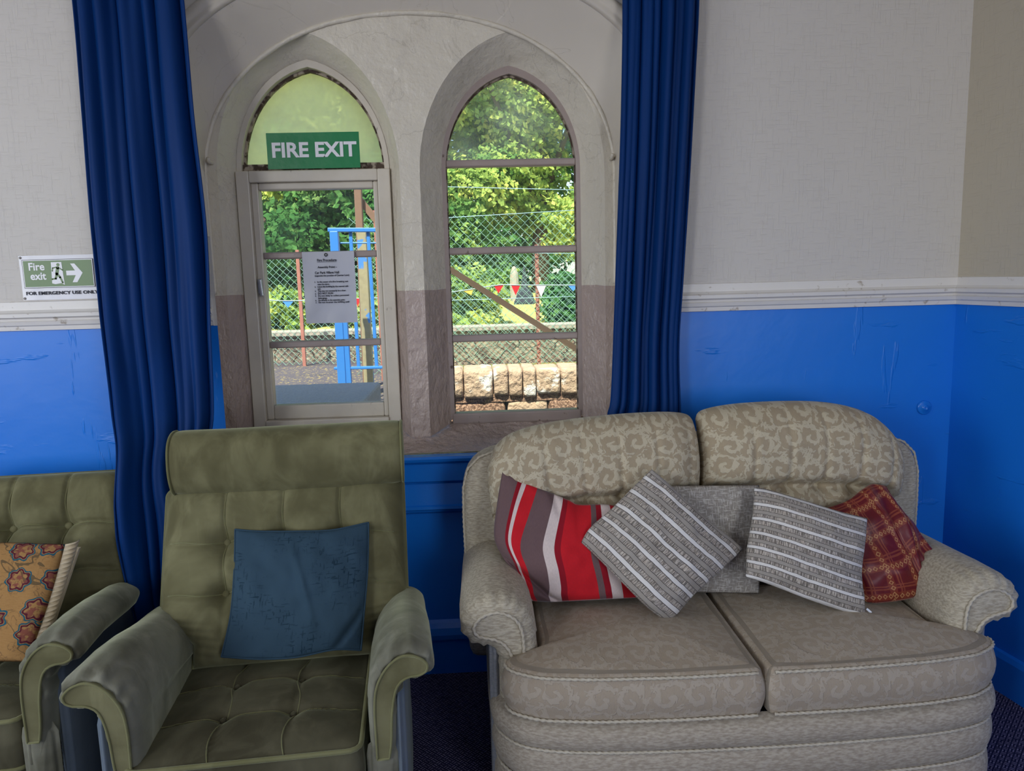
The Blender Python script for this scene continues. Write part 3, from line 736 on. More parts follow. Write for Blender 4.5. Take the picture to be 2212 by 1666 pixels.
def peg(px, py, lab):
    p = at(px, py, 2.825); b = MB(); b.tube(smooth_path([p + Vector((0, .03, 0)), p + Vector((0, -.01, 0)), p + Vector((.002, -.018, .012))]), .007, 8)
    tag(b.build('picture_hook', M['stone'], None, True), lab, 'hook')
peg(453, 350, 'small painted-over hook on the left jamb of the window arch'); peg(1321, 341, 'small painted-over hook on the right jamb of the window arch')

# ---------------------------------------------------------------- windows
def bar(b, x0, x1, z0, z1, y0, y1): b.box((x0, y0, z0), (x1, y1, z1))
def arch_frame(A, B, y0, y1, name, mat, parent):
    n = len(A); vs = []
    for (C, y) in ((A, y0), (B, y0), (B, y1), (A, y1)): vs += [(x, y, z) for x, z in C]
    fs = [(r*n+i, r*n+i+1, ((r+1) % 4)*n+i+1, ((r+1) % 4)*n+i) for r in range(4) for i in range(n-1)]
    return mesh(name, vs, fs, mat, parent, False)
def poly(name, pts, y, mat, parent):
    n = len(pts); vs = [(x, y, z) for x, z in pts] + [(x, y + .003, z) for x, z in pts]
    fs = [tuple(range(n)), tuple(range(2*n-1, n-1, -1))] + [(i, (i+1) % n, n+(i+1) % n, n+i) for i in range(n)]
    return mesh(name, vs, fs, mat, parent, False)
Yg = 2.98
w1 = struct(empty('window_1', (0, 0, 0)), 'left lancet window, cream casement under a misted pointed pane')
zt1 = 1.925
up = [p for p in lancet(LA['cx'], .268, 1.905, .375, 1.90) if p[1] >= zt1 - .03]
up = [(x, max(z, zt1)) for x, z in up]
poly('upper_pane', [(x, z) for x, z in up], Yg + .005, M['glass_dirty'], w1)
A = lancet(LA['cx'], .280, 1.905, .392, 1.88); B = lancet(LA['cx'], .262, 1.905, .366, 1.88)
arch_frame(A, B, 2.935, 2.99, 'arch_bead', M['frame'], w1)
B2 = lancet(LA['cx'], .254, 1.905, .356, 1.88); arch_frame(B, B2, 2.965, 2.985, 'putty_line', M['putty'], w1)
b = MB(); bar(b, -.845, -.305, 1.905, 1.932, 2.95, 2.99); b.build('putty_strip', M['putty'], w1)
# fixed frame
FX0, FX1, FZ0, FZ1 = -.860, -.296, .935, 1.905
b = MB(); bar(b, FX0, FX0 + .048, FZ0, FZ1, 2.915, 2.99); bar(b, FX1 - .046, FX1, FZ0, FZ1, 2.915, 2.99)
bar(b, FX0 + .048, FX1 - .046, FZ1 - .042, FZ1, 2.915, 2.99); bar(b, FX0 + .048, FX1 - .046, FZ0, FZ0 + .036, 2.905, 2.99)
bevel(b.build('frame', M['frame'], w1), .004)
SX0, SX1, SZ0, SZ1 = FX0 + .048, FX1 - .046, FZ0 + .036, FZ1 - .042
GX0, GX1, GZ0, GZ1 = -.785, -.362, 1.025, SZ1 - .026
b = MB(); bar(b, SX0, GX0, SZ0, SZ1, 2.935, 2.985); bar(b, GX1, SX1, SZ0, SZ1, 2.935, 2.985)
bar(b, GX0, GX1, GZ1, SZ1, 2.935, 2.985); bar(b, GX0, GX1, SZ0, GZ0, 2.935, 2.985)
sash = bevel(b.build('sash', M['frame'], w1), .005)
zb1 = at(700, 550, 2.95).z; zb2 = at(700, 742, 2.95).z
b = MB(); bar(b, GX0, GX1, zb1 - .013, zb1 + .012, 2.94, 2.985); bar(b, GX0, GX1, zb2 - .013, zb2 + .012, 2.94, 2.985); bevel(b.build('glazing_bar', M['frame2'], w1), .005)
b = MB(); bar(b, GX0, GX1, GZ0, GZ1, 2.972, 2.975); b.build('casement_pane', M['glass'], w1)
hp = at(563, 620, 2.93)
hd = empty('window_handle', (0, 0, 0)); hd.parent = w1
b = MB(); b.box((hp.x - .008, 2.921, hp.z - .025), (hp.x + .008, 2.935, hp.z + .03)); bevel(b.build('handle_plate', M['chrome'], hd), .002)
b = MB(); b.beam((hp.x + .004, 2.912, hp.z + .028), (hp.x + .010, 2.908, hp.z - .035), .011, .012); bevel(b.build('handle_lever', M['chrome'], hd), .003)

w2 = struct(empty('window_2', (0, 0, 0)), 'right lancet window, frame in shadow brown-grey with three bars')
zt2 = at(1105, 352, Yg).z
RU = lancet(RA['cx'], .250, 1.905, .345, 1.90)
poly('upper_pane', [(x, max(z, zt2)) for x, z in RU if z >= zt2 - .03], Yg + .005, M['glass_misty'], w2)
A = lancet(RA['cx'], .270, 1.90, .382, .93); B = lancet(RA['cx'], .246, 1.90, .342, .955)
arch_frame(A, B, 2.95, 3.0, 'frame', M['frame2'], w2)
B2 = lancet(RA['cx'], .242, 1.90, .335, .955); arch_frame(B, B2, 2.97, 2.985, 'putty_line', M['putty'], w2)
b = MB()
for py in (352, 540, 728):
    z = at(1105, py, 2.97).z; bar(b, RA['cx'] - .248, RA['cx'] + .248, z - .014, z + .013, 2.955, 2.995)
bevel(b.build('glazing_bar', M['frame2'], w2), .006)
b = MB(); bar(b, RA['cx'] - .255, RA['cx'] + .255, .925, .968, 2.945, 3.0); bevel(b.build('bottom_rail', M['frame2'], w2), .006)
b = MB(); bar(b, RA['cx'] - .248, RA['cx'] + .248, .965, zt2, 2.980, 2.983); b.build('lower_pane', M['glass'], w2)

# ---------------------------------------------------------------- lettering
def text(name, body, size, loc, mat, parent, bold=0.0, ax='LEFT', shear=0, spacing=1, width=None, rz=0, underline=False):
    cu = bpy.data.curves.new(name, 'FONT'); cu.body = body; cu.size = size; cu.align_x = ax; cu.offset = bold
    cu.extrude = .0002; cu.space_character = spacing; cu.resolution_u = 3
    o = bpy.data.objects.new(name, cu); col.objects.link(o); bpy.context.view_layer.update()
    me = bpy.data.meshes.new_from_object(o.evaluated_get(bpy.context.evaluated_depsgraph_get())); bpy.data.objects.remove(o)
    if width:
        xs = [v.co.x for v in me.vertices]; s = width / (max(xs) - min(xs))
        for v in me.vertices: v.co.x *= s
    me.materials.append(mat); me.name = name
    q = bpy.data.objects.new(name, me); col.objects.link(q); q.parent = parent
    q.matrix_local = Matrix.Translation(loc) @ Matrix.Rotation(rz, 4, 'Y') @ Matrix.Rotation(math.pi/2, 4, 'X')
    return q
def plate(name, w, h, t, mat, parent=None, wav=0, seed=0, nu=24, nv=16):
    """thin sheet, origin bottom left, facing -Y"""
    vs = []; 
    for s in (0, 1):
        for j in range(nv + 1):
            for i in range(nu + 1):
                x = w*i/nu; z = h*j/nv; vs.append((x, -wav * max(0, nz((x*14, z*10, seed))) - t * (1 - s), z))
    n1 = (nu+1)*(nv+1); fs = []
    for j in range(nv):
        for i in range(nu):
            a = j*(nu+1)+i; fs += [(a, a+1, a+nu+2, a+nu+1), (n1+a, n1+a+nu+1, n1+a+nu+2, n1+a+1)]
    return mesh(name, vs, fs, mat, parent)
# FIRE EXIT board
p = at(580, 366, 2.905); q = at(779, 364, 2.905); tl = at(577, 288, 2.905)
W = q.x - p.x; H = tl.z - p.z
se = empty('fire_exit_sign', (p.x, 2.905, p.z)); tag(se, 'green board reading FIRE EXIT in white, fixed above the left casement', 'sign')
plate('board', W, H, .003, M['sign_green'], se)
text('lettering', 'FIRE EXIT', .072, (W * .045, -.0045, H * .33), M['sign_white'], se, .0022, width=W * .915)
# paper Fire exit sign on the left wall
p = at(57, 648, D - .004); W = .262; H = .152
se = empty('paper_exit_sign', (-1.556, D - .003, 1.458)); se.rotation_euler.y = .0; tag(se, 'laminated paper sign with a running figure and arrow, FOR EMERGENCY USE ONLY', 'sign')
plate('laminate_sheet', W, H, .001, M['lamin'], se, .0015)
b = MB(); b.box((.010, -.0036, .041), (W - .014, -.0030, H - .014)); b.build('border_line', M['ink'], se)
b = MB(); b.box((.0115, -.0040, .0425), (W - .0155, -.0034, H - .0155)); b.build('white_band', M['sign_white'], se)
b = MB(); b.box((.014, -.0044, .045), (W - .018, -.0038, H - .018)); b.build('green_field', M['sign_dark_green'], se)
text('lettering', 'Fire', .036, (.030, -.0050, .102), M['sign_white'], se, .0009, width=.053)
text('lettering', 'exit', .036, (.034, -.0050, .070), M['sign_white'], se, .0009, width=.053)
text('lettering', 'FOR EMERGENCY USE ONLY', .0155, (.012, -.0035, .018), M['ink'], se, .0005, width=W - .018)
b = MB(); yy = -.0052
def pf(pts, y=yy): b.add([(x, y, z) for x, z in pts], [tuple(range(len(pts)))])
pf([(.105, .056), (.108, .128), (.143, .128), (.147, .05), (.137, .056), (.115, .053)]); b.build('doorway_symbol', M['sign_white'], se)
b = MB(); yy = -.0056
def cap(p, q, r):
    p = Vector((p[0], yy, p[1])); q = Vector((q[0], yy, q[1])); b.beam(p, q, r * 2, .0002); disc(b, p, r, .0001, n=12); disc(b, q, r, .0001, n=12)
disc(b, (.131, yy, .119), .0055, .0001, n=16)
cap((.129, .108), (.124, .088), .0055); cap((.131, .110), (.145, .100), .0022); cap((.126, .111), (.112, .108), .0022); cap((.112, .108), (.110, .098), .0022)
cap((.125, .088), (.134, .076), .0038); cap((.134, .076), (.141, .058), .0032); cap((.123, .086), (.119, .072), .0038); cap((.119, .072), (.106, .070), .003)
b.build('running_figure', M['sign_dark_green'], se)
b = MB(); pf2 = [(.156, .082), (.156, .098), (.186, .098), (.172, .122), (.186, .122), (.211, .090), (.190, .058), (.174, .058), (.187, .082)]
b.add([(x, -.0052, z) for x, z in pf2], [(0, 1, 2, 8), (2, 3, 4, 5), (2, 5, 8), (5, 6, 7, 8)]); b.build('arrow_symbol', M['sign_white'], se)
for (x, z) in ((.006, H - .007), (.006, .006)):
    b = MB(); disc(b, (x, -.002, z), .0045, .003, rings=((1, 0), (.8, .8), (0, 1)), n=14); b.build('drawing_pin', M['pin'], se, True)
# Fire Procedure notice hanging on the glazing bar
A0 = at(647, 545, 2.925); A1 = at(764, 545, 2.925); A2 = at(663, 698, 2.925)
W = .194; H = .268; nt = empty('fire_procedure_notice', (A0.x + .008, 2.927, A0.z - H)); nt.rotation_euler.y = 0
tag(nt, 'white paper notice headed Fire Procedure pinned to the left window bar', 'notice')
plate('notice_sheet', W, H, .001, M['paper'], nt, .002, 4)
L = [('Fire Procedure', .055, .232, .0135, .072), ('Assembly Point: -', .056, .207, .011, .072), ('Car Park Village Hall', .044, .186, .0125, .090), ('(opposite the junction of Quarter Lane)', .043, .176, .009, .128),
     ('1.', .040, .153, .007, None), ('In the event of a fire breaking out', .051, .153, .0085, .115), ('raise the alarm.', .051, .144, .0085, .046),
     ('2.', .040, .135, .007, None), ('Leave the building by the nearest safe', .051, .135, .0085, .115), ('exit.', .051, .127, .0085, .012),
     ('3.', .040, .119, .007, None), ('This may not necessarily be a door.', .051, .119, .0085, .106), ('4.', .040, .109, .007, None), ('DO NOT RUN', .051, .109, .0105, .056),
     ('5.', .040, .101, .007, None), ('Do not delay to collect personnel', .051, .101, .0085, .115), ('belongings.', .051, .092, .0085, .034),
     ('6.', .040, .084, .007, None), ('Go directly to the assembly point.', .051, .084, .0085, .100), ('7.', .040, .076, .007, None), ('Do not re-enter the building until', .051, .076, .0085, .115), ('your leader has given the all clear.', .051, .067, .0085, .102)]
tm = []
for s_, x, z, sz, w_ in L: tm.append(text('lettering', s_, sz, (x, -.0042, z), M['ink'], nt, .00022, width=w_))
# one mesh for the printed text of this notice
bm = bmesh.new()
for o in tm:
    me2 = o.data.copy(); me2.transform(o.matrix_local); bm.from_mesh(me2); bpy.data.objects.remove(o)
me2 = bpy.data.meshes.new('printed_text'); bm.to_mesh(me2); bm.free(); me2.materials.append(M['ink'])
o = bpy.data.objects.new('printed_text', me2); col.objects.link(o); o.parent = nt
b = MB(); b.box((.055, -.0044, .229), (.127, -.0040, .2302)); b.build('underline', M['ink'], nt)
b = MB(); b.tube([(W*.46 + .005*math.cos(a*math.pi/6), -.004, H - .012 + .005*math.sin(a*math.pi/6)) for a in range(12)], .0018, 6, closed=True); b.build('eyelet', M['black'], nt)

# ---------------------------------------------------------------- curtains
def curtain(name, L, R_, depth, folds, amp, label, n=170, nv=120):
    """L and R_: edge points (x, z) from top to bottom; depth(u, z) -> Y; folds: list of (freq, weight, phase, drift)"""
    Lp = smooth_path([Vector((a, 0, z)) for a, z in L]); Rp = smooth_path([Vector((a, 0, z)) for a, z in R_])
    def xat(P, z):
        for i in range(len(P) - 1):
            if P[i].z >= z >= P[i+1].z:
                t = (P[i].z - z) / max(P[i].z - P[i+1].z, 1e-6); return P[i].x + (P[i+1].x - P[i].x) * t
        return P[-1].x if z < P[-1].z else P[0].x
    z1 = L[0][1]; z0 = L[-1][1]
    def f(u, v):
        z = z1 + (z0 - z1) * v; a, c = xat(Lp, z), xat(Rp, z)
        x = a + (c - a) * u; y = depth(u, z); k = 0; kx = 0
        for fr, w, ph, dr in folds:
            t = 2 * math.pi * (fr * u + ph + dr * v + .12 * nz((u * 2, v * 2.5, fr)))
            k += w * math.sin(t); kx += w * math.cos(t)
        k += .5 * nz((u * 5, v * 4, 7))
        env = min(1, u / .04, (1 - u) / .04)
        return (x + .25 * amp * kx * env, y + amp * k * env, z)
    o = grid(name, f, n, nv, M['curtain'], None)
    m = o.modifiers.new('cloth', 'SOLIDIFY'); m.thickness = .003
    return tag(o, label, 'curtain', None)
def e(x, y, Y): p = at(x, y, Y); return (p.x, p.z)
def dl(u, z):
    lo = max(0, min(1, (1.55 - z) / .75)); lo = lo * lo * (3 - 2 * lo)
    return 2.60 - lo * (.26 - .15 * u)
def ec(x, y, u):
    Y = 2.6
    for _ in range(6): Y = dl(u, at(x, y, Y).z)
    return e(x, y, Y)
Ll = [(at(150, 0, 2.6).x - .003, 2.75)] + [ec(x, y, 0) for x, y in ((155, 0), (176, 250), (198, 520), (214, 680), (238, 880), (250, 985), (246, 1110), (252, 1180), (272, 1270), (292, 1350))]
Ll.append((Ll[-1][0] + .03, .20))
Lr = [(at(390, 0, 2.6).x, 2.75)] + [ec(x, y, 1) for x, y in ((398, 0), (420, 250), (446, 480), (455, 690), (462, 900), (445, 1000))] + [(-.86, .70), (-.92, .45)]
Lr.append((Lr[-1][0], .20))
curtain('curtain', Ll, Lr, dl, [(3.2, .55, .1, .25), (5.3, .45, .4, -.35), (9, .22, .7, .3)], .026, 'royal blue curtain hanging left of the window, behind the green armchairs')
dr = lambda u, z: 2.655 - .02 * max(0, min(1, (1.3 - z) / .4))
Rl = [(at(1346, 0, 2.65).x, 2.75)] + [e(x, y, 2.65) for x, y in ((1345, 0), (1344, 120), (1340, 300), (1333, 500), (1326, 700), (1318, 860), (1308, 930))]; Rl.append((Rl[-1][0] - .02, .35))
Rr = [(at(1515, 0, 2.65).x, 2.75)] + [e(x, y, 2.65) for x, y in ((1512, 0), (1504, 160), (1492, 380), (1478, 600), (1468, 760), (1470, 930))]; Rr.append((Rr[-1][0], .35))
curtain('curtain', Rl, Rr, dr, [(4.2, .5, .15, .15), (7, .45, .6, -.3), (12, .2, .2, .4)], .020, 'royal blue curtain hanging right of the window, behind the sofa', 150)

# ---------------------------------------------------------------- sofa
sofa = empty('two_seat_sofa', (0, 0, 0)); SX = .725
tag(sofa, 'oatmeal two-seat sofa with scroll arms and leaf patterned cushions in the corner', 'sofa')
mir = lambda x: 2 * SX - x
def rope(name, pts, r=.0042, parent=sofa, n=7): b = MB(); b.tube(pts, r, n, 2, .017, .28); return b.build(name, M['cord'], parent, True)
# base: three bulging bands
def base_outline(off):
    h = [(.02, 2.55), (.015, 2.25), (.02, 1.99), (.045, 1.905), (.11, 1.845), (.25, 1.812), (.48, 1.797), (SX, 1.793)]
    pts = h + [(mir(x), y) for x, y in reversed(h[:-1])]
    P = resample(smooth_path([Vector((x, y, 0)) for x, y in pts], 8), 141)
    out = []
    for i, p in enumerate(P):
        t = (P[min(i+1, 140)] - P[max(i-1, 0)]).normalized(); nn = Vector((t.y, -t.x, 0))
        if nn.y > 0 and .1 < p.x < 1.35: nn = -nn
        out.append(p + nn * off)
    return out
test = base_outline(0); 
sgn = 1 if (base_outline(.01)[70].y < test[70].y) else -1
rings = []; Zs = []
for (za, zb_) in ((.335, .262), (.262, .165), (.165, .04)):
    for k in range(9):
        t = k / 8; rings.append((za + (zb_ - za) * t, -.004 + .017 * math.sin(math.pi * t) ** .6 - .012 * (.335 - za - (zb_ - za) * t) / .3)); 
rings = [(.345, -.03)] + rings
vs = []; uv = []
for z, off in rings:
    for p in base_outline(off * sgn): vs.append((p.x, p.y, z + .004 * nz((p.x * 3, 0, z * 20)))); uv.append((p.x, z))
n = 141; fs = [(j*n+i, j*n+i+1, (j+1)*n+i+1, (j+1)*n+i) for j in range(len(rings)-1) for i in range(n-1)]
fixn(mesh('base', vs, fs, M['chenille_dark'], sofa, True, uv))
for z in (.262, .165): rope('piping', [Vector((p.x, p.y, z)) for p in base_outline((.002 - .012 * (.335 - z) / .3) * sgn)[14:-14]])
# outer side panels
for s in (0, 1):
    o = slab('side_panel', [(a, b_) for a, b_ in rrect(1.99, .02, 2.57, .53, .02)], 0, .035, .008, .002, M['lining'], sofa,
         mp=(lambda a, b_, c: (.045 - c, a, b_)) if s == 0 else (lambda a, b_, c: (mir(.045 - c), a, b_)))
# seat cushions
def seat_out(s):
    h = [(SX - .006, 1.800), (.50, 1.798), (.28, 1.808), (.14, 1.828), (.062, 1.872), (.045, 1.92), (.075, 1.955), (.145, 1.965), (.158, 2.02), (.155, 2.15), (.155, 2.33), (.40, 2.335), (SX - .006, 2.335), (SX - .006, 2.1), (SX - .006, 1.9)]
    v = [Vector((x, y, 0)) for x, y in h]; P = []
    # keep corners fairly crisp by resampling straight segments then smoothing
    v.append(v[0]); P = resample(v, 161)[:-1]
    for _ in range(3): P = [(P[i-1] + P[i] * 2 + P[(i+1) % len(P)]) / 4 for i in range(len(P))]
    return [(p.x if s == 0 else mir(p.x), p.y + (.012 if s else 0) * max(0, (mir(p.x) - SX)) ) for p in P]
for s in (0, 1):
    O = seat_out(s)
    slab('seat_cushion', O, .345, .475, .014, .030, M['damask_seat'], sofa, bulge=.012, center=((.42, 2.06) if s == 0 else (mir(.42), 2.06)), rings=20,
         topfn=lambda x, y: -.012 * gauss(y - 2.2, .12), wr=.006)
    out = [Vector((x, y, 0)) for x, y in O[1:]]; kk = next(i for i, p in enumerate(out) if (p.x - SX) * (1 if s else -1) > .64 and p.y > 1.935); out = out[:kk]
    for z, k in ((.468, .002), (.352, .004)):
        rope('piping', [Vector((p.x, p.y - k, z)) for p in out])
# arms
def sofa_arm(s):
    S = [(.142, .30), (.143, .42), (.145, .50), (.138, .56), (.112, .605), (.068, .632), (.020, .638), (-.030, .620), (-.064, .580), (-.066, .535), (-.040, .500), (-.004, .488), (.022, .480), (.034, .455), (.036, .42), (.034, .30)]
    P = resample(smooth_path([Vector((x, 0, z)) for x, z in S], 6), 90); n = len(P)
    nr = []
    for i in range(n):
        t = (P[min(i+1, n-1)] - P[max(i-1, 0)]).normalized(); nr.append(Vector((-t.z, 0, t.x)))
    c = Vector((.04, 0, .55))
    if nr[30].dot(P[30] - c) < 0: nr = [-q for q in nr]
    Y = [(1.945, .040), (1.946, .036), (1.951, .024), (1.963, .010), (1.985, .002), (2.02, 0), (2.1, -.002), (2.2, 0), (2.3, .001), (2.42, .002), (2.52, .004)]
    vs = []; uv = []
    for j, (y, ins) in enumerate(Y):
        for i in range(n):
            pl = 0
            u = i / n
            if y < 2.03 and .12 < u < .85: pl = .0040 * math.sin(i * 2 * math.pi / 4.0 + 3 * nz((i * .3, 0, 1))) * {1.946: .5, 1.951: 1, 1.963: 1, 1.985: .8, 2.02: .35}.get(y, 0)
            rise = .02 * (max(0, 2.25 - y)) * 0
            p = P[i] - nr[i] * (ins + pl) ; p = p + Vector((0, y + .004 * nz((i * .1, y * 8, 2)), rise - .03 * max(0, (y - 2.0)) * (1 if P[i].z > .47 else 0)))
            vs.append((p.x if s == 0 else mir(p.x), p.y, p.z)); uv.append((i * .008, y))
    fs = [(j*n+i, j*n+i+1, (j+1)*n+i+1, (j+1)*n+i) for j in range(len(Y)-1) for i in range(n-1)]
    fs.append(tuple(range(n)))
    arm = fixn(mesh('arm', vs, fs, M['chenille'], sofa, True, uv))
    pth = [P[i] - nr[i] * .040 + Vector((0, 1.943, 0)) for i in range(14, n - 12)]
    pth = [Vector((p.x if s == 0 else mir(p.x), p.y, p.z)) for p in pth]
    if True: rope('arm_piping', pth, .0045, arm)
for s in (0, 1): sofa_arm(s)
# back frame with wings
h = [(-.052, .20), (-.055, .50), (-.058, .70), (-.056, .80), (-.040, .865), (.000, .905), (.060, .925), (.30, .94), (SX, .945)]
O = h + [(mir(x), z) for x, z in reversed(h[:-1])]; v = [Vector((a, b_, 0)) for a, b_ in O]; v.append(v[0]); P = resample(v, 181)[:-1]
for _ in range(2): P = [(P[i-1] + P[i] * 2 + P[(i+1) % len(P)]) / 4 for i in range(len(P))]
bf = slab('back_frame', [(p.x, p.y) for p in P], 0, .15, .03, .004, M['chenille'], sofa, mp=lambda a, b_, c: (a, 2.60 - c, b_), bulge=.004, rings=6)
rope('wing_piping', [Vector((x, 2.47, z)) for x, z in [(p.x, p.y) for p in resample([Vector((a, b_, 0)) for a, b_ in h[1:7]], 60)]], .004, bf)
rope('wing_piping', [Vector((mir(x), 2.47, z)) for x, z in [(p.x, p.y) for p in resample([Vector((a, b_, 0)) for a, b_ in h[1:7]], 60)]], .004, bf)
# back cushions
seams = [(.30), (.43), (.56), (.69), (.82)]
def back_disp(flip):
    def f(u, v):
        if flip: u = 1 - u
        zc = .46; d = 0
        d -= .045 * gauss(v - zc, .035)                       # horizontal tuck line
        d += .022 * math.sin(math.pi * min(1, v / zc)) if v < zc else 0
        for k, s_ in enumerate((.14, .30, .46, .62, .78, .93)):
            if v < zc: d -= .010 * gauss(u - s_, .010) * (.35 + .65 * v / zc)
            d -= .020 * gauss(math.hypot((u - s_) * 1.6, v - zc), .045)
            if v > zc: d -= .012 * gauss(u - s_ - .25 * (v - zc) * (1 if k % 2 else -1), .018) * max(0, 1 - (v - zc) * 5)
        return d
    return f
def bc(x0, x1, outer, flip):
    """x0 centre side, x1 outer side"""
    yt = 2.44; yb = 2.36
    top = [Vector((x, yt, z)) for x, z in outer]
    R_ = [top[-1], Vector((x1, 2.42, .86)), Vector((x1, 2.40, .70)), Vector((x1 + (0 if flip else 0), 2.39, .50))]
    return top, R_
# left cushion
top = [Vector((x, 2.455, z)) for x, z in ((.035, .90), (.060, .950), (.12, .990), (.24, 1.018), (.42, 1.035), (.60, 1.040), (.690, 1.030), (.716, 1.004))]
left = [top[0], Vector((.024, 2.44, .85)), Vector((.040, 2.42, .70)), Vector((.07, 2.41, .48))]
right = [top[-1], Vector((.722, 2.43, .90)), Vector((.722, 2.41, .70)), Vector((.722, 2.40, .48))]
pillow('back_cushion', top, right, [left[-1], Vector((.40, 2.40, .47)), right[-1]], left, .105, M['damask'], sofa, 110, 90, p=5, q=.5, disp=back_disp(False), back=.35, wr=.008)
top = [Vector((x, 2.455, z)) for x, z in ((.724, 1.012), (.745, 1.040), (.85, 1.058), (1.02, 1.062), (1.17, 1.052), (1.29, 1.020), (1.365, .965), (1.392, .905))]
right = [top[-1], Vector((1.400, 2.44, .85)), Vector((1.398, 2.42, .70)), Vector((1.38, 2.41, .48))]
left = [top[0], Vector((.728, 2.43, .90)), Vector((.728, 2.41, .70)), Vector((.728, 2.40, .48))]
pillow('back_cushion', top, right, [left[-1], Vector((1.05, 2.40, .47)), right[-1]], left, .105, M['damask'], sofa, 110, 90, p=5, q=.5, disp=back_disp(True), back=.35, wr=.008, seed=4)

# ---------------------------------------------------------------- scatter cushions on the sofa
def seam(name, pts, r, mat, parent):
    b = MB(); b.tube(smooth_path(pts, 6), r, 6); return b.build(name, mat, parent, True)
def crn(*a): return [at(*q) for q in a]
pl = pillow('scatter_cushion', crn((1085,1020,2.33),(1130,1040,2.32),(1225,1079,2.30),(1250,1090,2.30),(1312,1090,2.30),(1345,1100,2.30)),
   crn((1345,1100,2.30),(1360,1200,2.24),(1385,1291,2.20)), crn((1130,1296,2.20),(1180,1301,2.19),(1250,1298,2.18),(1385,1291,2.20)),
   crn((1085,1020,2.33),(1072,1100,2.29),(1068,1165,2.26),(1095,1220,2.24),(1112,1258,2.22),(1118,1280,2.20),(1130,1296,2.20)), .050, M['red_stripe'], None, 80, 80, uvscale=(.40, .40), uvw=lambda u, v: u + .27 * v * (1 - u) * min(1, u * 6), wr=.010, seed=2,
   disp=lambda u, v: -.020 * gauss((u - .12) - (v - .78) * .8, .03) * (1 if v > .55 else 0) - .012 * gauss(u - .42 - (v * .3), .03) * max(0, 1 - v * 4))
tag(pl, 'square cushion striped red, taupe and cream leaning on the left sofa arm', 'cushion')
pl = pillow('scatter_cushion', crn((1400,1050,2.30),(1520,1049,2.30),(1640,1048,2.30)), crn((1640,1048,2.30),(1642,1170,2.28),(1640,1283,2.24)),
   crn((1400,1282,2.24),(1520,1281,2.24),(1640,1283,2.24)), crn((1400,1050,2.30),(1400,1170,2.28),(1400,1282,2.24)), .035, M['slub'], None, 50, 50, wr=.006, seed=9)
tag(pl, 'plain grey woven cushion standing between the two ribbed cushions', 'cushion')
pl = pillow('scatter_cushion', crn((1408,1014,2.24),(1450,1050,2.23),(1520,1115,2.20),(1570,1155,2.19),(1606,1186,2.19)),
   crn((1606,1186,2.19),(1560,1230,2.15),(1500,1285,2.11),(1460,1330,2.09),(1437,1342,2.08)),
   crn((1255,1172,2.20),(1290,1205,2.17),(1340,1255,2.12),(1395,1310,2.08),(1437,1342,2.08)),
   crn((1408,1014,2.24),(1370,1050,2.24),(1320,1100,2.23),(1275,1140,2.21),(1255,1172,2.20)), .052, M['rib1'], None, 80, 80, uvscale=(.40, .40), wr=.012, seed=12, back=.5)
tag(pl, 'grey and cream ribbed cushion balanced on one corner in the middle of the sofa', 'cushion', 'ribbed striped cushions on the sofa')
pl = pillow('scatter_cushion', crn((1785,1098,2.26),(1830,1082,2.27),(1862,1058,2.29),(1885,1046,2.30),(1914,1050,2.31)),
   crn((1914,1050,2.31),(1945,1100,2.28),(1985,1150,2.24),(2010,1185,2.20),(2050,1213,2.18)),
   crn((1868,1300,2.12),(1900,1303,2.12),(1985,1288,2.13),(2010,1255,2.15),(2050,1213,2.18)),
   crn((1785,1098,2.26),(1815,1170,2.21),(1845,1240,2.16),(1868,1300,2.12)), .050, M['check'], None, 80, 80, uvscale=(.36, .40), wr=.016, seed=20,
   disp=lambda u, v: -.014 * gauss((u - .82) + (v - .55) * .35, .025) + .008 * math.sin(u * 22 + v * 6) * (u > .6))
tag(pl, 'burgundy cushion with gold woven check slumped against the right sofa arm', 'cushion')
rc = empty('scatter_cushion', (0, 0, 0)); tag(rc, 'grey and cream ribbed cushion with a zip, propped upright against the burgundy one', 'cushion', 'ribbed striped cushions on the sofa')
pillow('cover', crn((1629,1052,2.22),(1660,1058,2.22),(1740,1082,2.18),(1810,1104,2.16),(1874,1120,2.15)),
   crn((1874,1120,2.15),(1868,1180,2.12),(1862,1240,2.09),(1868,1300,2.05),(1869,1332,2.04)),
   crn((1610,1246,2.12),(1660,1262,2.10),(1740,1293,2.07),(1820,1320,2.05),(1869,1332,2.04)),
   crn((1629,1052,2.22),(1626,1110,2.19),(1614,1180,2.15),(1612,1230,2.13),(1610,1246,2.12)), .060, M['rib2'], rc, 80, 80, uvscale=(.40, .40), wr=.010, seed=31, back=.5)
p = at(1872, 1315, 2.04); q = at(1882, 1324, 2.035)
b = MB(); b.beam(p, q, .006, .003); b.build('zip_pull', M['chrome'], rc)

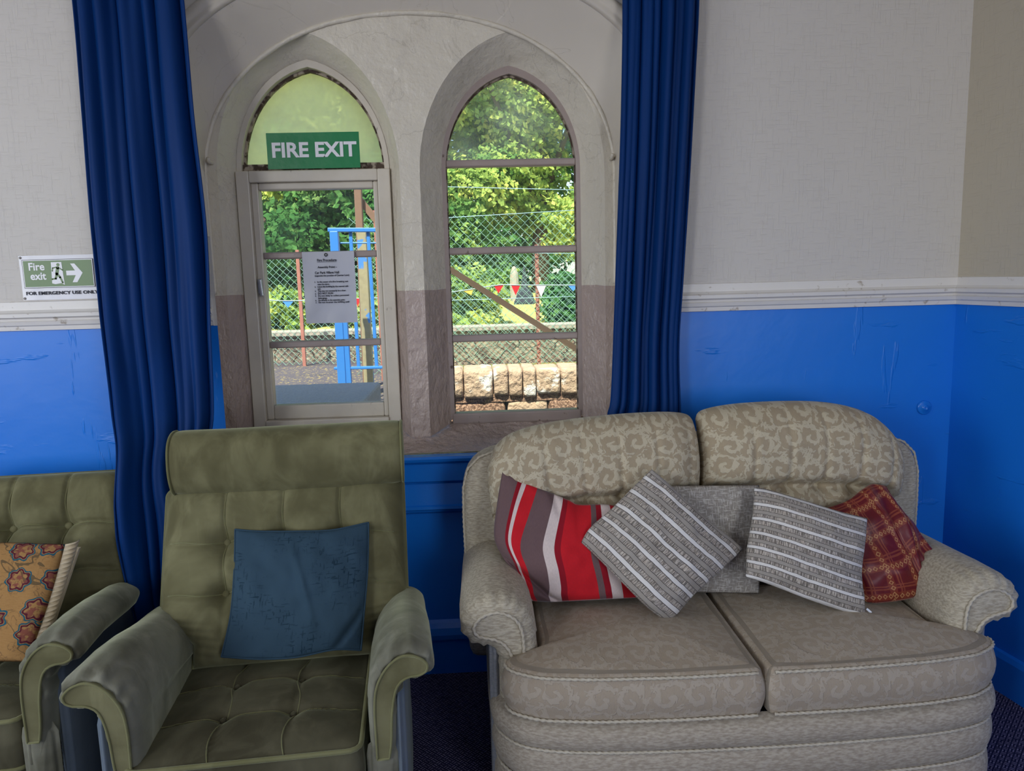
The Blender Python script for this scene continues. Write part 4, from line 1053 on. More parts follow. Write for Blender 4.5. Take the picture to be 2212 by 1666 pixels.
# ---------------------------------------------------------------- green recliner armchairs
def vtube(name, pts, r, mat, parent, n=8): b = MB(); b.tube(pts, r, n); return b.build(name, mat, parent, True)
def buttons(parent, pts, mat, r=.013):
    for p, d in pts:
        b = MB(); disc(b, p, r, .008, ax=d, n=20, rings=((1, -.5), (1, .2), (.85, .8), (.5, 1.1), (0, 1.2))); b.build('button', mat, parent, True)
BY0, BZ0, BY1, BZ1 = -.005, .41, .215, .885         # back cushion rake
def backpt(x, s, off=0):      # s 0 bottom .. 1 top; off forward of the seam
    y = BY0 + (BY1 - BY0) * s; z = BZ0 + (BZ1 - BZ0) * s
    L = math.hypot(BY1 - BY0, BZ1 - BZ0); return Vector((x, y - off * (BZ1 - BZ0) / L, z + off * (BY1 - BY0) / L))
COLS = (-.165, 0.0, .165); ROWS = (.665, .385)
def armchair(name, label, loc, rz, headrest):
    ch = empty(name, loc, rz); tag(ch, label, 'armchair', 'green velvet armchairs')
    # seat
    def tf(x, y):
        d = 0
        for cx in (-.110, .062): d -= .006 * gauss(x - cx, .008)
        for cy in (-.13, -.29): d -= .007 * gauss(y - cy, .008)
        for cx in (-.110, .062):
            for cy in (-.13, -.29): d -= .018 * gauss(math.hypot(x - cx, y - cy), .028)
        return d
    O = rrect(-.292, -.455, .240, .06, .03, 6, 34)
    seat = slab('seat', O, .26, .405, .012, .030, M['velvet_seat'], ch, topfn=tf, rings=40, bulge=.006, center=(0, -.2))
    rim = [Vector((x, y, .402)) for x, y in O if y < .03]
    k = max(range(len(rim)), key=lambda i: (rim[i] - rim[i-1]).length); rim = rim[k:] + rim[:k]
    vtube('seat_piping', rim, .006, M['velvet_trim'], seat)
    vtube('seat_piping', [p - Vector((0, 0, .135)) for p in rim], .006, M['velvet_trim'], seat)
    buttons(seat, [((cx, cy, .408), Vector((0, 0, 1))) for cx in (-.110, .062) for cy in (-.13, -.29)], M['velvet_seat'], .009)
    sl = []
    for cy in (-.13, -.29): sl.append([Vector((-.25 + .5 * k / 40, cy, 0)) for k in range(41)])
    # lower front panel
    slab('footrest_panel', rrect(-.255, .055, .255, .255, .02), 0, .06, .015, .012, M['velvet_seat'], ch, mp=lambda a, b_, c: (a, -.385 - c, b_), rings=8)
    # back
    wf = lambda s: .352 if s > .27 else .352 - (.352 - .258) * min(1, (.27 - s) / .14) ** .8
    ns = 130; nu = 150; vs = []; uv = []
    def half(s):
        w = wf(s)
        if s > .95: w -= .022 * ((s - .95) / .05) ** 2
        if .20 < s < .33: pass
        return w
    sf = .6 if headrest else 1.0
    def bulge(u, s):
        x = u * half(s)
        e_ = max(0, 1 - abs(u) ** 7) ** .45 * max(0, 1 - abs(2 * s - 1) ** 9) ** .45
        d = .085 * e_
        for c in COLS:
            d -= sf * (.012 if s > .38 else .007) * gauss(x - c, .007) * e_
            for r_ in ROWS: d -= .040 * gauss(math.hypot(x - c, (s - r_) * .52), .035) * e_
        for r_ in ROWS: d -= sf * .014 * gauss((s - r_) * .52 + .005 * math.sin(x * 20), .008) * e_
        for k in range(7):           # gathers where the cover narrows
            a = abs(u); d -= .006 * gauss((s - .05 - k * .045) * .52 - (a - .7) * .05, .006) * max(0, a - .55) * 2.2 * e_ * (s < .40)
        d += .006 * nz((x * 8, s * 5, loc[0])) * e_
        return d
    idx = {}
    for j in range(ns + 1):
        for i in range(nu + 1):
            u = -1 + 2 * i / nu; u = math.copysign(1 - (1 - abs(u)) ** 1.3, u); s = j / ns
            vs.append(backpt(u * half(s), s, bulge(u, s))); uv.append((u * .35, s * .5))
    fs = [(j*(nu+1)+i, j*(nu+1)+i+1, (j+1)*(nu+1)+i+1, (j+1)*(nu+1)+i) for j in range(ns) for i in range(nu)]
    bk = mesh('back_cushion', vs, fs, M['velvet'], ch, True, uv)
    side = []
    for sg in (-1, 1):
        for j in range(0, ns + 1): side.append((sg, j / ns))
    loop_ = [backpt(half(j / ns), j / ns, .004) for j in range(ns + 1)] + [backpt(-half(j / ns), j / ns, .004) for j in range(ns, -1, -1)]
    vtube('back_piping', loop_, .006, M['velvet_trim'], bk)
    P = [(half(j / ns) - .004, j / ns) for j in range(0, ns + 1, 2)]; out = [(x, s) for x, s in P] + [(-x, s) for x, s in reversed(P)]
    vb = []; n = len(out)
    for off, k in ((0, 1.0), (-.03, 1.015), (-.075, 1.0), (-.095, .93)):
        for x, s in out: vb.append(backpt(x * k, s, off))
    fb = [(r_*n+i, r_*n+(i+1) % n, (r_+1)*n+(i+1) % n, (r_+1)*n+i) for r_ in range(3) for i in range(n)] + [tuple(3*n+i for i in range(n))]
    fixn(mesh('back_shell', vb, fb, M['velvet_worn'], ch))
    def glint_lines(o, rays, name='seam_glint', r=.0016):  # pale tubes along the tuft seams imitate glints of velvet sheen
        tr_ = BVHTree.FromPolygons([v.co.copy() for v in o.data.vertices], [tuple(p.vertices) for p in o.data.polygons])
        for line in rays:
            pts = []
            for a, d in line:
                hit = tr_.ray_cast(a, d)
                if hit[0] is not None: pts.append(hit[0] - d.normalized() * .0004)
            if len(pts) > 3: vtube(name, pts, r, M['velvet_trim'], o, 5)
    dn = Vector((0, 0, -1)); bd = (backpt(0, .5, 0) - backpt(0, .5, 1)).normalized()
    glint_lines(seat, [[(Vector((-.285 + .515 * k / 40, cy, .6)), dn) for k in range(41)] for cy in (-.13, -.29)]
           + [[(Vector((cx - .012 * math.sin(k * .3), -.448 + .44 * k / 36, .6)), dn) for k in range(37)] for cx in (-.110, .062)])
    glint_lines(bk, [[(backpt(-.345 + .69 * k / 60, r_ + .009 * math.sin(k * .4), .3), bd) for k in range(2, 59)] for r_ in ROWS]
           + [[(backpt(c + .002 * math.sin(k * .3), .40 + .57 * k / 50, .3), bd) for k in range(50)] for c in COLS])
    buttons(bk, [(backpt(c, r_, .085 - .052), (backpt(c, r_, 1) - backpt(c, r_, 0)).normalized()) for c in COLS for r_ in ROWS], M['velvet'], .013)
    # arms
    AS = 1 if headrest else 1.13
    for sg in (1, -1):
        S = [(.262, .30), (.262, .40), (.262, .50), (.272, .56), (.302, .610), (.345, .637), (.390, .630), (.418, .602), (.414, .572), (.390, .557), (.360, .553), (.343, .535), (.332, .48), (.326, .40), (.312, .33), (.300, .30)]
        Pp = resample(smooth_path([Vector((x, 0, z)) for x, z in S], 6), 100); n = len(Pp); nr = []
        for i in range(n):
            t = (Pp[min(i+1, n-1)] - Pp[max(i-1, 0)]).normalized(); nr.append(Vector((-t.z, 0, t.x)))
        if nr[40].z < 0: nr = [-q for q in nr]
        Ys = [(-.434, .016), (-.437, .012), (-.433, .006), (-.424, .001), (-.40, -.003), (-.35, -.002), (-.28, -.002), (-.18, -.002), (-.10, 0), (-.04, .002)] + ([(.04, .002), (.09, .004)] if headrest else [(.0, .010)])
        vs = []
        for j, (y, ins) in enumerate(Ys):
            for i in range(n):
                u = i / n; pl_ = 0
                if j < 6 and .3 < u < .78: pl_ = .005 * math.sin(i * 2 * math.pi / 5.5 + 2 * nz((i * .2, 0, 0))) * (1 if 0 < j < 4 else .35)
                p = Pp[i] - nr[i] * (ins + pl_); q = y + .44
                zz = p.z - (.125 * max(0, q - .04) * min(1, max(0, (p.z - .40) / .12))) + .012 * gauss(y + .25, .12) * (p.z > .5)
                xx = p.x - .028 * q * (p.z > .5)
                if y < -.3: pass
                vs.append((sg * xx, y * (1 if headrest else 1.13), zz))
        fs = [(j*n+i, j*n+i+1, (j+1)*n+i+1, (j+1)*n+i) for j in range(len(Ys)-1) for i in range(n-1)]
        arm = fixn(mesh('arm', vs, fs, M['velvet_worn'], ch))
        # facing panel on the front of the arm
        q0 = [Pp[i] - nr[i] * .015 for i in range(n)]
        fc = [q for q in q0 if q.z > .365]
        lowx = [Vector((.292, 0, .36)), Vector((.272, 0, .30)), Vector((.268, 0, .20))]
        vs = [(sg * p.x, -.444 * AS, p.z) for p in fc]; vs += [(sg * p.x, -.432 * AS, p.z) for p in fc]; k = len(fc)
        bmf = bmesh.new(); a_ = [bmf.verts.new(v_) for v_ in vs[:k]]
        f_ = bmf.faces.new(a_); r_ = bmesh.ops.extrude_face_region(bmf, geom=[f_]); bmesh.ops.translate(bmf, vec=(0, .014, 0), verts=[g for g in r_['geom'] if isinstance(g, bmesh.types.BMVert)])
        bmesh.ops.triangulate(bmf, faces=[f for f in bmf.faces if len(f.verts) > 4]); bmesh.ops.recalc_face_normals(bmf, faces=bmf.faces)
        mef = bpy.data.meshes.new('arm_facing'); bmf.to_mesh(mef); bmf.free(); mef.materials.append(M['velvet'])
        of = bpy.data.objects.new('arm_facing', mef); col.objects.link(of); of.parent = arm
        vtube('facing_piping', [Vector((sg * p.x, -.445 * AS, p.z)) for p in fc] + [Vector((sg * fc[0].x, -.445 * AS, fc[0].z))], .0032, M['velvet_trim'], arm, 6)
        # post below the scroll and the plain outer side
        slab('front_post', rrect(.262, .03, .328, .40, .026), 0, .030, .012, .008, M['velvet_worn'], ch, mp=(lambda a, b_, c: (a, -.405 * AS - c, b_)) if sg > 0 else (lambda a, b_, c: (-a, -.405 * AS - c, b_)), rings=5)
        slab('side_panel', rrect(-.43, .03, .10, .545, .02), 0, .03, .008, .002, M['panel_cloth'], ch, mp=(lambda a, b_, c: (.318 + c, a, b_)) if sg > 0 else (lambda a, b_, c: (-.318 - c, a, b_)), rings=5)
    slab('back_panel', rrect(-.33, .03, .33, .60, .03), 0, .03, .01, .002, M['panel_cloth'], ch, mp=lambda a, b_, c: (a, .20 + c, b_), rings=5)
    if headrest:
        # bolster: rounded box with piped ends
        w = .342; prof = closed_outline([(.128, .905), (.112, .965), (.128, 1.035), (.180, 1.064), (.250, 1.055), (.280, 1.0), (.275, .93), (.235, .890), (.165, .876)], 48)
        xs = [-w, -w + .004, -w + .015, -w + .05, -.2, -.1, 0, .1, .2, w - .05, w - .015, w - .004, w]
        sc_ = [.80, .93, .99, 1.01, 1.03, 1.04, 1.04, 1.04, 1.03, 1.01, .99, .93, .80]; vs = []; n = len(prof)
        cy, cz = .225, .975
        for x, k in zip(xs, sc_):
            for y, z in prof:
                vs.append((x + .018, cy + (y - cy) * k, cz + (z - cz) * k + .004 * nz((x * 5, y * 8, z * 8)) - .006 * math.sin((x + w) / (2 * w) * math.pi)))
        fs = [(j*n+i, j*n+(i+1) % n, (j+1)*n+(i+1) % n, (j+1)*n+i) for j in range(len(xs)-1) for i in range(n)] + [tuple(range(n)), tuple((len(xs)-1)*n+i for i in range(n))]
        hr = fixn(mesh('headrest', vs, fs, M['velvet'], ch))
        m_ = hr.modifiers.new('soft', 'SUBSURF'); m_.levels = 1; m_.render_levels = 2
        for x in (-w + .006, w - .006):
            k = .955; b = MB(); b.tube([Vector((x + .018, cy + (y - cy) * k, cz + (z - cz) * k)) for y, z in prof], .0045, 6, closed=True); b.build('headrest_piping', M['velvet_trim'], hr, True)
    return ch
armchair('armchair', 'olive green velvet armchair with a headrest bolster in front of the window', (-.576, 2.10, 0), math.radians(4.5), True)
armchair('armchair', 'green velvet armchair without headrest at the left edge, holding the floral cushion', (-1.478, 2.30, 0), math.radians(5), False)

pl = pillow('scatter_cushion', crn((508,1144,2.17),(560,1148,2.16),(650,1148,2.16),(720,1145,2.16),(796,1129,2.19)), crn((796,1129,2.19),(794,1230,2.12),(786,1330,2.06),(780,1405,2.02)),
   crn((478,1419,2.00),(560,1424,1.99),(640,1420,1.99),(720,1404,2.00),(780,1405,2.02)), crn((508,1144,2.17),(506,1230,2.12),(498,1330,2.06),(478,1419,2.00)), .032, M['teal'], None, 80, 80, wr=.012, seed=40, pipe=.0028, back=.6,
   disp=lambda u, v: .010 * gauss((u - .55) - (v - .5) * .3, .03) * gauss(v - .45, .25) - .012 * gauss((u - .9) + (v - .85) * .6, .03))
tag(pl, 'square teal blue cushion propped on the armchair in front of the window', 'cushion')
fc = empty('scatter_cushion', (0, 0, 0)); tag(fc, 'floral tapestry cushion in gold with cream ruched edge on the left armchair', 'cushion')
tr = at(141, 1176, 2.22); br = at(60, 1430, 2.02); tl_ = at(-130, 1172, 2.22); bl_ = at(-215, 1428, 2.02)
pillow('cover', [tl_, tl_.lerp(tr, .5) + Vector((0, 0, .003)), tr], [tr, tr.lerp(br, .5) + Vector((.006, 0, 0)), br], [bl_, bl_.lerp(br, .5), br], [tl_, tl_.lerp(bl_, .5), bl_], .03, M['tapestry'], fc, 60, 60, wr=.004, seed=50, back=.2, p=5)
def gus(u, v):
    a = tr.lerp(br, v); a2 = a + Vector((.020, .045, .000)); k = .004 * math.sin(v * 150) * math.sin(math.pi * u) + .010 * math.sin(math.pi * u)
    return a.lerp(a2, u) + Vector((k, -k * .5, 0))
g = grid('ruched_border', gus, 8, 160, M['ruche'], fc)
b = MB(); q1 = [tl_ + Vector((0, .05, -.03)), tr + Vector((.014, .045, -.03)), br + Vector((.018, .045, .0)), bl_ + Vector((0, .05, 0))]
b.add([tuple(v) for v in q1] + [tuple(v + Vector((0, .012, 0))) for v in q1], [(0,1,2,3), (4,7,6,5), (0,4,5,1), (1,5,6,2), (2,6,7,3), (3,7,4,0)]); b.build('back_cover', M['ruche'], fc)

# ---------------------------------------------------------------- outside the window
random.seed(5)
rng = np.random.default_rng(3)
GZ = -.35          # ground level outside
struct(mesh('ground', [(-30, 3.2, GZ), (30, 3.2, GZ), (30, 90, GZ), (-30, 90, GZ)], [(0, 1, 2, 3)], M['asphalt'], None, False))
def zat(px, py, Y): return at(px, py, Y).z
def xat(px, py, Y): return at(px, py, Y).x
# concrete landing outside the left window
zt = zat(715, 828, 4.35); b = MB(); b.box((-2.6, 3.25, GZ), (-.55, 4.35, zt)); bevel(b.build('concrete_landing', M['concrete']), .015)
tag(bpy.data.objects['concrete_landing'], 'grey pebbled concrete landing just outside the left window', 'landing')
# upper yard (raised asphalt) behind the near wall
YW = 5.2; zy = zat(715, 815, YW + .6)
zw = zat(1100, 800, YW)
yd = MB(); yd.box((-6, YW - 1.0 + .25, GZ), (-.42, YW + 6, zat(700, 806, 6.6))); yd.build('yard', M['asphalt'])
struct(bpy.data.objects['yard'], 'raised asphalt yard behind the landing')
# near wall with coping blocks
nw = empty('low_stone_wall', (0, YW, GZ)); tag(nw, 'low wall of rough sandstone blocks below the right window', 'wall')
zc = zat(1100, 855, YW)
edges_px = [900, 940, 1001, 1066, 1099, 1130, 1159, 1212, 1258, 1300, 1350]
def rock(name, x0, x1, z0, z1, y0, y1, mat, parent, seed, nx=10, nz_=8):
    vs = []; fs = []; ny = 4
    bm = bmesh.new(); bmesh.ops.create_cube(bm, size=1); bmesh.ops.subdivide_edges(bm, edges=bm.edges, cuts=7, use_grid_fill=True)
    for v in bm.verts:
        c = v.co * 2; L8 = (abs(c.x)**14 + abs(c.y)**14 + abs(c.z)**14) ** (1/14); c = c / L8
        d = 1 + .035 * nz((c.x*1.5+seed, c.y*1.5, c.z*1.5)) + .03 * nz((c.x*4+seed, c.y*4, c.z*4))
        v.co = Vector(((x0+x1)/2 + c.x*(x1-x0)/2*d, (y0+y1)/2 + c.y*(y1-y0)/2*d, (z0+z1)/2 + c.z*(z1-z0)/2*d))
    me = bpy.data.meshes.new(name); bm.to_mesh(me); bm.free(); me.materials.append(mat); me.polygons.foreach_set('use_smooth', [True]*len(me.polygons))
    o = bpy.data.objects.new(name, me); col.objects.link(o); o.parent = parent; o.matrix_parent_inverse = parent.matrix_world.inverted() if False else Matrix.Translation(-parent.location); return o
for i in range(len(edges_px) - 1):
    x0 = xat(edges_px[i], 830, YW) + .002; x1 = xat(edges_px[i+1], 830, YW) - .002
    rock('coping_block', x0, x1, zc - .01 * (i % 3), zw + .01 * random.random(), YW, YW + .35, M['sandstone'], nw, i * 7.3)
x0 = xat(880, 870, YW)
ed2 = [900, 1095, 1185, 1300, 1400]
for i in range(len(ed2) - 1):
    rock('wall_block', xat(ed2[i], 880, YW) + .004, xat(ed2[i+1], 880, YW) - .004, zc - .34, zc - .035, YW + .03, YW + .3, M['sandstone'] if i == 1 else M['brownstone'], nw, i * 3.1 + 40)
b = MB(); b.box((xat(880, 870, YW), .06, 0), (xat(1420, 870, YW), .34, zc - .30 - GZ)); b.build('wall_core', M['brownstone'], nw)
b = MB(); b.box((xat(880, 870, YW), .030, zc - .045 - GZ), (xat(1420, 870, YW), .3, zc + .012 - GZ)); b.build('mortar_course', M['brownstone'], nw)
# litter strip on the wall top and verge
b = MB(); zl = zat(1100, 797, YW + .38); zl2 = zat(1100, 786, 7.56); x0_ = xat(870, 800, YW)
b.add([(x0_, YW + .36, GZ), (4, YW + .36, GZ), (4, 7.56, GZ), (x0_, 7.56, GZ), (x0_, YW + .36, zl), (4, YW + .36, zl), (4, 7.56, zl2), (x0_, 7.56, zl2)], [(0,3,2,1),(4,5,6,7),(0,1,5,4),(1,2,6,5),(2,3,7,6),(3,0,4,7)])
tag(b.build('mossy_verge', M['litter'], None), 'mossy verge strewn with yellow leaves behind the sandstone wall', 'verge')
# second rubble wall
Y2 = 7.6; zr = zat(1100, 712, Y2)
b = MB(); b.box((-6, Y2, GZ), (6, Y2 + .35, zr)); o = b.build('rubble_wall', M['rubble']); tag(o, 'long rubble retaining wall behind the wire fence', 'wall')
b = MB(); b.box((-6, Y2 - .03, zr), (6, Y2 + .38, zr + .035)); c2 = b.build('wall_coping', M['pale_stone'], o)
# field beyond
fz = zat(1130, 665, 9.0)
struct(mesh('field', [(-25, Y2 + .3, zr - .02), (25, Y2 + .3, zr - .02), (25, 14, 1.24), (-25, 14, 1.24), (25, 60, 1.3), (-25, 60, 1.3)], [(0, 1, 2, 3), (3, 2, 4, 5)], M['grass'], None, False), 'bright grass field beyond the walls')
# chain link fence
def chainlink(name, x0, x1, z0, z1, y, cell, r, mat, parent):
    b = MB(); n = int((x1 - x0) / cell * 2) + 1; rows = int((z1 - z0) / (cell)) + 1
    for i in range(n):
        pts = []
        for k in range(rows * 2 + 1):
            sx = (cell / 4) * (1 if (k + i) % 2 else -1); off = .004 if k % 2 else -.004
            pts.append(Vector((x0 + i * cell / 2 + sx * 1.06 + .004 * nz((i, k * .3, 2)), y + off * (1 if i % 2 else -1), z1 - k * cell / 2 + .006 * nz((i * .2, k * .2, 5)))))
        b.tube(pts, r, 4, caps=False)
    return b.build(name, mat, parent, False)
YF = 6.4; fn = empty('chain_link_fence', (0, 0, 0)); tag(fn, 'green chain-link fence with line wires in front of the rubble wall', 'fence')
zf1 = zat(1105, 463, YF); zf0 = zat(1105, 782, YF)
chainlink('wire_mesh', -.98, 1.1, zf0, zf1, YF, .072, .0028, M['wire'], fn)
for (pa, pb) in (((940, 403), (1260, 411)), ((940, 472), (1260, 453)), ((940, 545), (1260, 548)), ((940, 650), (1260, 640))):
    vtube('line_wire', [at(*pa, YF - .01), at(*pb, YF - .01)], .0028, M['wire_blue'], fn, 5)
b = MB(); p = at(1158, 500, YF + .03); p2 = at(1158, 785, YF + .03); b.beam((p.x, YF + .03, zf1 - .25), (p.x, YF + .03, p2.z - .1), .03, .03); b.build('fence_post', M['rust'], fn)
YG = 7.2; f2 = empty('chain_link_fence', (0, 0, 0)); tag(f2, 'second finer chain-link fence behind the first, starting lower', 'fence')
chainlink('wire_mesh', -2.6, 1.4, zat(700, 720, YG) - .25, zat(700, 548, YG), YG, .064, .0026, M['wire'], f2)
q = at(642, 540, YG); q2 = at(645, 805, YG); b = MB(); b.beam((q.x, YG, q.z), (q.x, YG, q2.z), .03, .03); b.build('fence_post', M['rust'], f2)
# diagonal brace
b = MB(); b.beam(at(940, 562, 5.9), at(1290, 782, 5.9), .045, .04)
b.beam(at(940, 562, 5.9) + Vector((0, -.03, -.02)), at(1290, 782, 5.9) + Vector((0, -.03, -.02)), .010, .05)
tag(b.build('diagonal_brace', M['brown_iron']), 'brown iron brace slanting down behind the right window', 'brace')
# blue gate
gt = empty('blue_gate', (0, 0, 0)); tag(gt, 'light blue painted metal gate behind the left window', 'gate')
YB = 4.9
def gbar(name, pa, pb, w, t, mat=M['gate_blue'], par=gt, Y=YB): b = MB(); b.beam(at(*pa, Y), at(*pb, Y), w, t); return bevel(b.build(name, mat, par), .004)
gbar('top_rail', (709, 497), (835, 497), .026, .05); gbar('gate_post', (722, 500), (743, 880), .052, .052); gbar('latch_post', (745, 690), (758, 880), .034, .04)
gbar('gate_bar', (757, 500), (775, 795), .022, .014); gbar('gate_bar', (795, 500), (814, 795), .022, .014); gbar('gate_bar', (832, 500), (851, 795), .022, .014)
gbar('bottom_rail', (722, 796), (850, 793), .018, .03)
gbar('gate_strap', (735, 525), (820, 525), .010, .01)
# timber posts
b = MB(); b.beam(at(782, 500, 5.3), at(799, 860, 5.3), .062, .07); bevel(b.build('timber_post', M['post']), .006); tag(bpy.data.objects['timber_post'], 'stubby timber post with flaking blue and yellow paint beside the gate', 'post')
b = MB(); b.beam(at(772, 380, 5.6), at(794, 850, 5.6), .052, .06); o = bevel(b.build('tall_timber_post', M['wood_brown']), .006); tag(o, 'tall brown timber post rising behind the blue gate', 'post')
b = MB(); b.beam(at(778, 432, 5.65), at(822, 488, 5.65), .045, .05); b.build('brace_board', M['wood_brown'], o)
b = MB(); b.beam(at(812, 455, 6.0), at(832, 840, 6.0), .04, .05); o = b.build('rusty_post', M['rust']); tag(o, 'thin rusty post at the right edge of the left window', 'post')
# bunting
def pennant(px, py, w, h, colr, Y, lab, tilt=0):
    a = at(px - w/2, py + tilt, Y); c = at(px + w/2, py - tilt, Y); d = at(px + tilt * 2, py + h, Y)
    b = MB(); b.add([a, c, d, a + Vector((0, .004, 0)), c + Vector((0, .004, 0)), d + Vector((0, .010, 0))], [(0, 2, 1), (3, 4, 5), (0, 1, 4, 3), (1, 2, 5, 4), (2, 0, 3, 5)])
    tag(b.build('pennant', M['pennant_' + colr]), lab, 'bunting')
YP = 6.1
pennant(1012, 626, 22, 12, 'yellow', YP, 'small yellow pennant on the bunting line, left part of the right window', 3)
pennant(1077, 616, 22, 18, 'red', YP, 'red pennant beside the diagonal brace, left of its red neighbour')
pennant(1114, 616, 20, 22, 'red', YP, 'red pennant next to the dark obelisk')
pennant(1169, 616, 22, 26, 'white', YP, 'white pennant right of the rusty fence post'); pennant(1238, 616, 24, 13, 'sky', YP, 'blue pennant at the right edge of the right window')
pennant(622, 650, 26, 15, 'sky', YP, 'blue pennant beside the rusty fence post in the left window'); pennant(773, 645, 10, 20, 'red', 5.9, 'red pennant behind the timber post in the left window')
b = MB(); b.tube(smooth_path([at(560, 646, YP), at(622, 650, YP), at(770, 645, YP), at(900, 640, YP), at(1012, 626, YP), at(1077, 616, YP), at(1114, 616, YP), at(1170, 616, YP), at(1238, 616, YP), at(1260, 616, YP)]), .004, 5)
tag(b.build('bunting_cord', M['wire_blue'], None, True), 'thin white cord the pennants hang from', 'cord')
# monuments on the field
def lathe(name, prof, loc, mat, n=4, rz=.6):
    b = MB(); vs = []
    for r, z in prof:
        for k in range(n): a = 2*math.pi*k/n + rz; vs.append((loc[0] + r*math.cos(a), loc[1] + r*math.sin(a), loc[2] + z))
    m_ = len(prof); b.add(vs, [(j*n+k, j*n+(k+1) % n, (j+1)*n+(k+1) % n, (j+1)*n+k) for j in range(m_-1) for k in range(n)] + [tuple((m_-1)*n+k for k in range(n))]); return b.build(name, mat)
p = at(1134, 655, 11.0); tag(lathe('stone_obelisk', [(.20, -.2), (.20, .02), (.17, .06), (.13, .16), (.09, .19), (.06, .24), (.025, .50), (.0, .56)], p, M['dark_stone']), 'small dark stone obelisk on the grass field', 'monument')
p = at(1112, 650, 11.5); tag(lathe('gravestone', [(.05, -.3), (.07, .2), (.06, .40), (.03, .5), (.0, .52)], p, M['pale_stone'], 7), 'pale leaning gravestone left of the dark obelisk', 'gravestone')
p = at(1166, 645, 12.0); tag(lathe('gravestone', [(.04, -.3), (.04, .25), (.02, .32), (.0, .34)], p, M['pale_stone'], 6), 'narrow pale gravestone right of the dark obelisk', 'gravestone')

def leaves(name, blobs, count, size, mat, parent=None, seed=0, shell=.55):
    r = np.random.default_rng(seed); wts = np.array([b_[3] * b_[4] * b_[5] for b_ in blobs]) ** .7; wts /= wts.sum()
    ks = r.choice(len(blobs), count, p=wts); B_ = np.array(blobs)[ks]
    d = r.normal(size=(count, 3)); d /= np.linalg.norm(d, axis=1)[:, None]
    rad = (shell + (1 - shell) * r.random(count)) * (1 + .25 * np.sin(d[:, 0] * 7 + d[:, 2] * 9 + ks))
    c = B_[:, :3] + d * rad[:, None] * B_[:, 3:6]
    nrm = r.normal(size=(count, 3)) + d * 1.2 + np.array([0, -.4, .6]); nrm /= np.linalg.norm(nrm, axis=1)[:, None]
    t = np.cross(nrm, r.normal(size=(count, 3))); t /= np.linalg.norm(t, axis=1)[:, None]; s = np.cross(nrm, t)
    sz = size * (.6 + .8 * r.random(count))[:, None]
    V = np.stack([c - t * sz, c + s * sz * .62 - t * sz * .1, c + t * sz, c - s * sz * .62 - t * sz * .1], 1).reshape(-1, 3)
    me = bpy.data.meshes.new(name); me.vertices.add(len(V)); me.vertices.foreach_set('co', V.astype(np.float32).ravel())
    me.loops.add(count * 4); me.loops.foreach_set('vertex_index', np.arange(count * 4, dtype=np.int32))
    me.polygons.add(count); me.polygons.foreach_set('loop_start', np.arange(0, count * 4, 4, dtype=np.int32)); me.polygons.foreach_set('loop_total', np.full(count, 4, dtype=np.int32))
    me.update(); me.validate(); me.materials.append(mat)
    o = bpy.data.objects.new(name, me); col.objects.link(o)
    if parent: o.parent = parent
    return o
def tree(name, label, base, trunk_h, tr_r, blobs, count, size, mat, seed, cat='tree', group=None, limbs=5):
    t = empty(name, base); tag(t, label, cat, group)
    b = MB(); b.tube([(0, 0, -.3), (.03, 0, trunk_h * .5), (0, .05, trunk_h)], [tr_r * 1.2, tr_r, tr_r * .6], 10)
    rr = random.Random(seed)
    for k in range(min(limbs, len(blobs))):
        q = blobs[k]; b.tube([(0, 0, trunk_h * .6), ((q[0]) * .5, q[1] * .5, (trunk_h * .6 + q[2]) / 2 + .1), (q[0], q[1], q[2])], [tr_r * .5, tr_r * .35, tr_r * .12], 7)
    b.build('trunk', M['bark'], t, True)
    leaves('foliage', blobs, count, size, mat, t, seed); return t
def blobs(seed, n, cx, cz, wx, wy, wz, r0, r1):
    rr = random.Random(seed); out = []
    for _ in range(n):
        s = rr.uniform(r0, r1); out.append((cx + rr.uniform(-wx, wx), rr.uniform(-wy, wy), cz + rr.uniform(-wz, wz), s, s, s * .75))
    return out
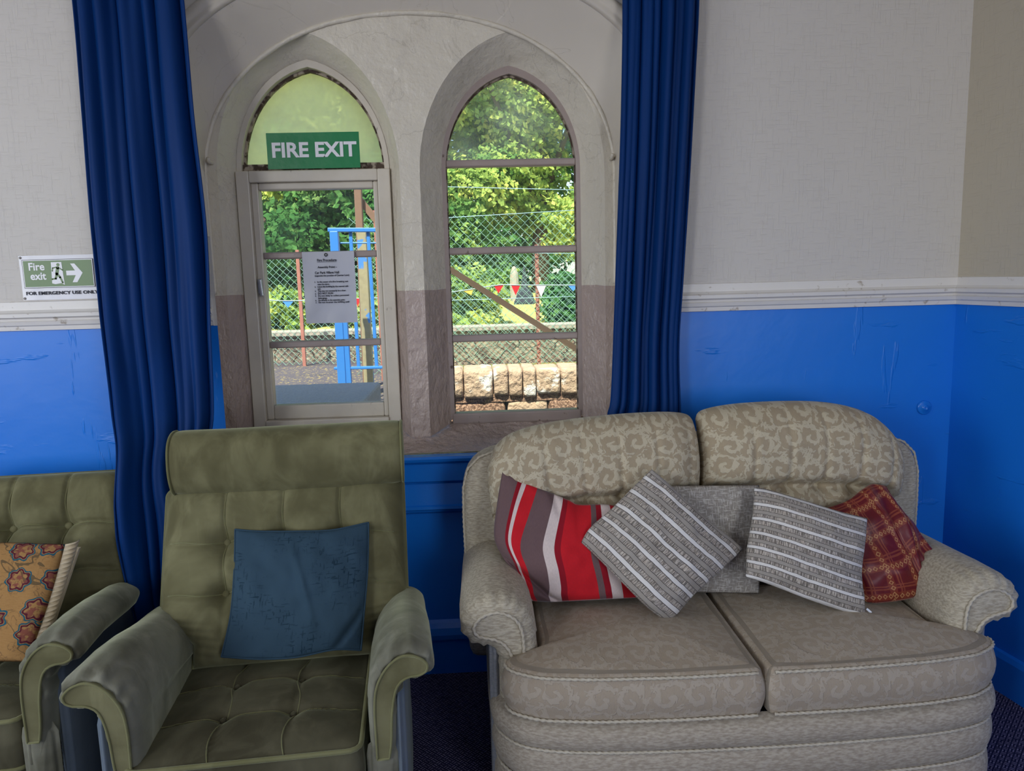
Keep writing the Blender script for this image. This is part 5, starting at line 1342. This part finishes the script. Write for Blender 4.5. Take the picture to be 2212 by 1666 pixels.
# hedge-like tree on the left (behind the casement)
Z0 = zr
tree('bushy_tree', 'dense rounded green tree filling the upper left casement', (-1.9, 9.2, Z0), 1.2, .10, blobs(1, 26, 0, 1.45, 1.35, .6, .9, .35, .6), 36000, .042, M['leaf_c'], 11)
ZF = 1.2
tree('broadleaf_tree', 'yellow green tree whose crown fills the left pointed pane', (-2.9, 13, ZF), 2.2, .13, blobs(2, 34, 0, 2.5, 1.5, .9, 1.9, .5, .85), 50000, .055, M['leaf_b'], 12)
tree('broadleaf_tree', 'tall sunlit tree seen through the right pointed pane', (1.15, 13.2, ZF), 2.2, .14, blobs(3, 34, 0, 2.75, 1.3, .9, 1.9, .42, .75), 56000, .05, M['leaf_b'], 13)
tree('broadleaf_tree', 'green tree behind the wires in the right window', (-.75, 12.4, ZF), 1.6, .10, blobs(4, 26, .2, 1.15, 1.0, .8, .95, .30, .5), 30000, .042, M['leaf_a'], 14)
tree('broadleaf_tree', 'darker tree far back across the field', (3.4, 19, ZF), 2.5, .16, blobs(5, 34, 0, 3.0, 3.2, 1.3, 2.6, .8, 1.3), 30000, .10, M['leaf_c'], 15)
tree('broadleaf_tree', 'far green tree closing the view on the left', (-4.4, 18, ZF), 2.5, .16, blobs(6, 34, 0, 3.0, 3.2, 1.3, 2.6, .8, 1.3), 30000, .10, M['leaf_a'], 16)
tree('shrub', 'leafy shrub low in the left window beside the post', (-1.85, 8.75, Z0 - .1), .4, .03, blobs(7, 12, 0, .38, .75, .25, .22, .18, .30), 9000, .035, M['leaf_b'], 17, 'shrub')
p = at(1010, 640, 8.3); tree('shrub', 'bright leafy shrub at the lower left of the right window', (p.x - .02, 8.55, Z0 - .1), .4, .03, blobs(8, 14, 0, .30, .30, .25, .28, .16, .28), 9000, .035, M['leaf_b'], 18, 'shrub')
p = at(1225, 640, 8.6); tree('shrub', 'dark green shrub at the right edge of the right window', (p.x + .1, 8.6, Z0 - .1), .4, .03, blobs(9, 14, 0, .28, .22, .25, .25, .16, .26), 8000, .035, M['leaf_c'], 19, 'shrub')
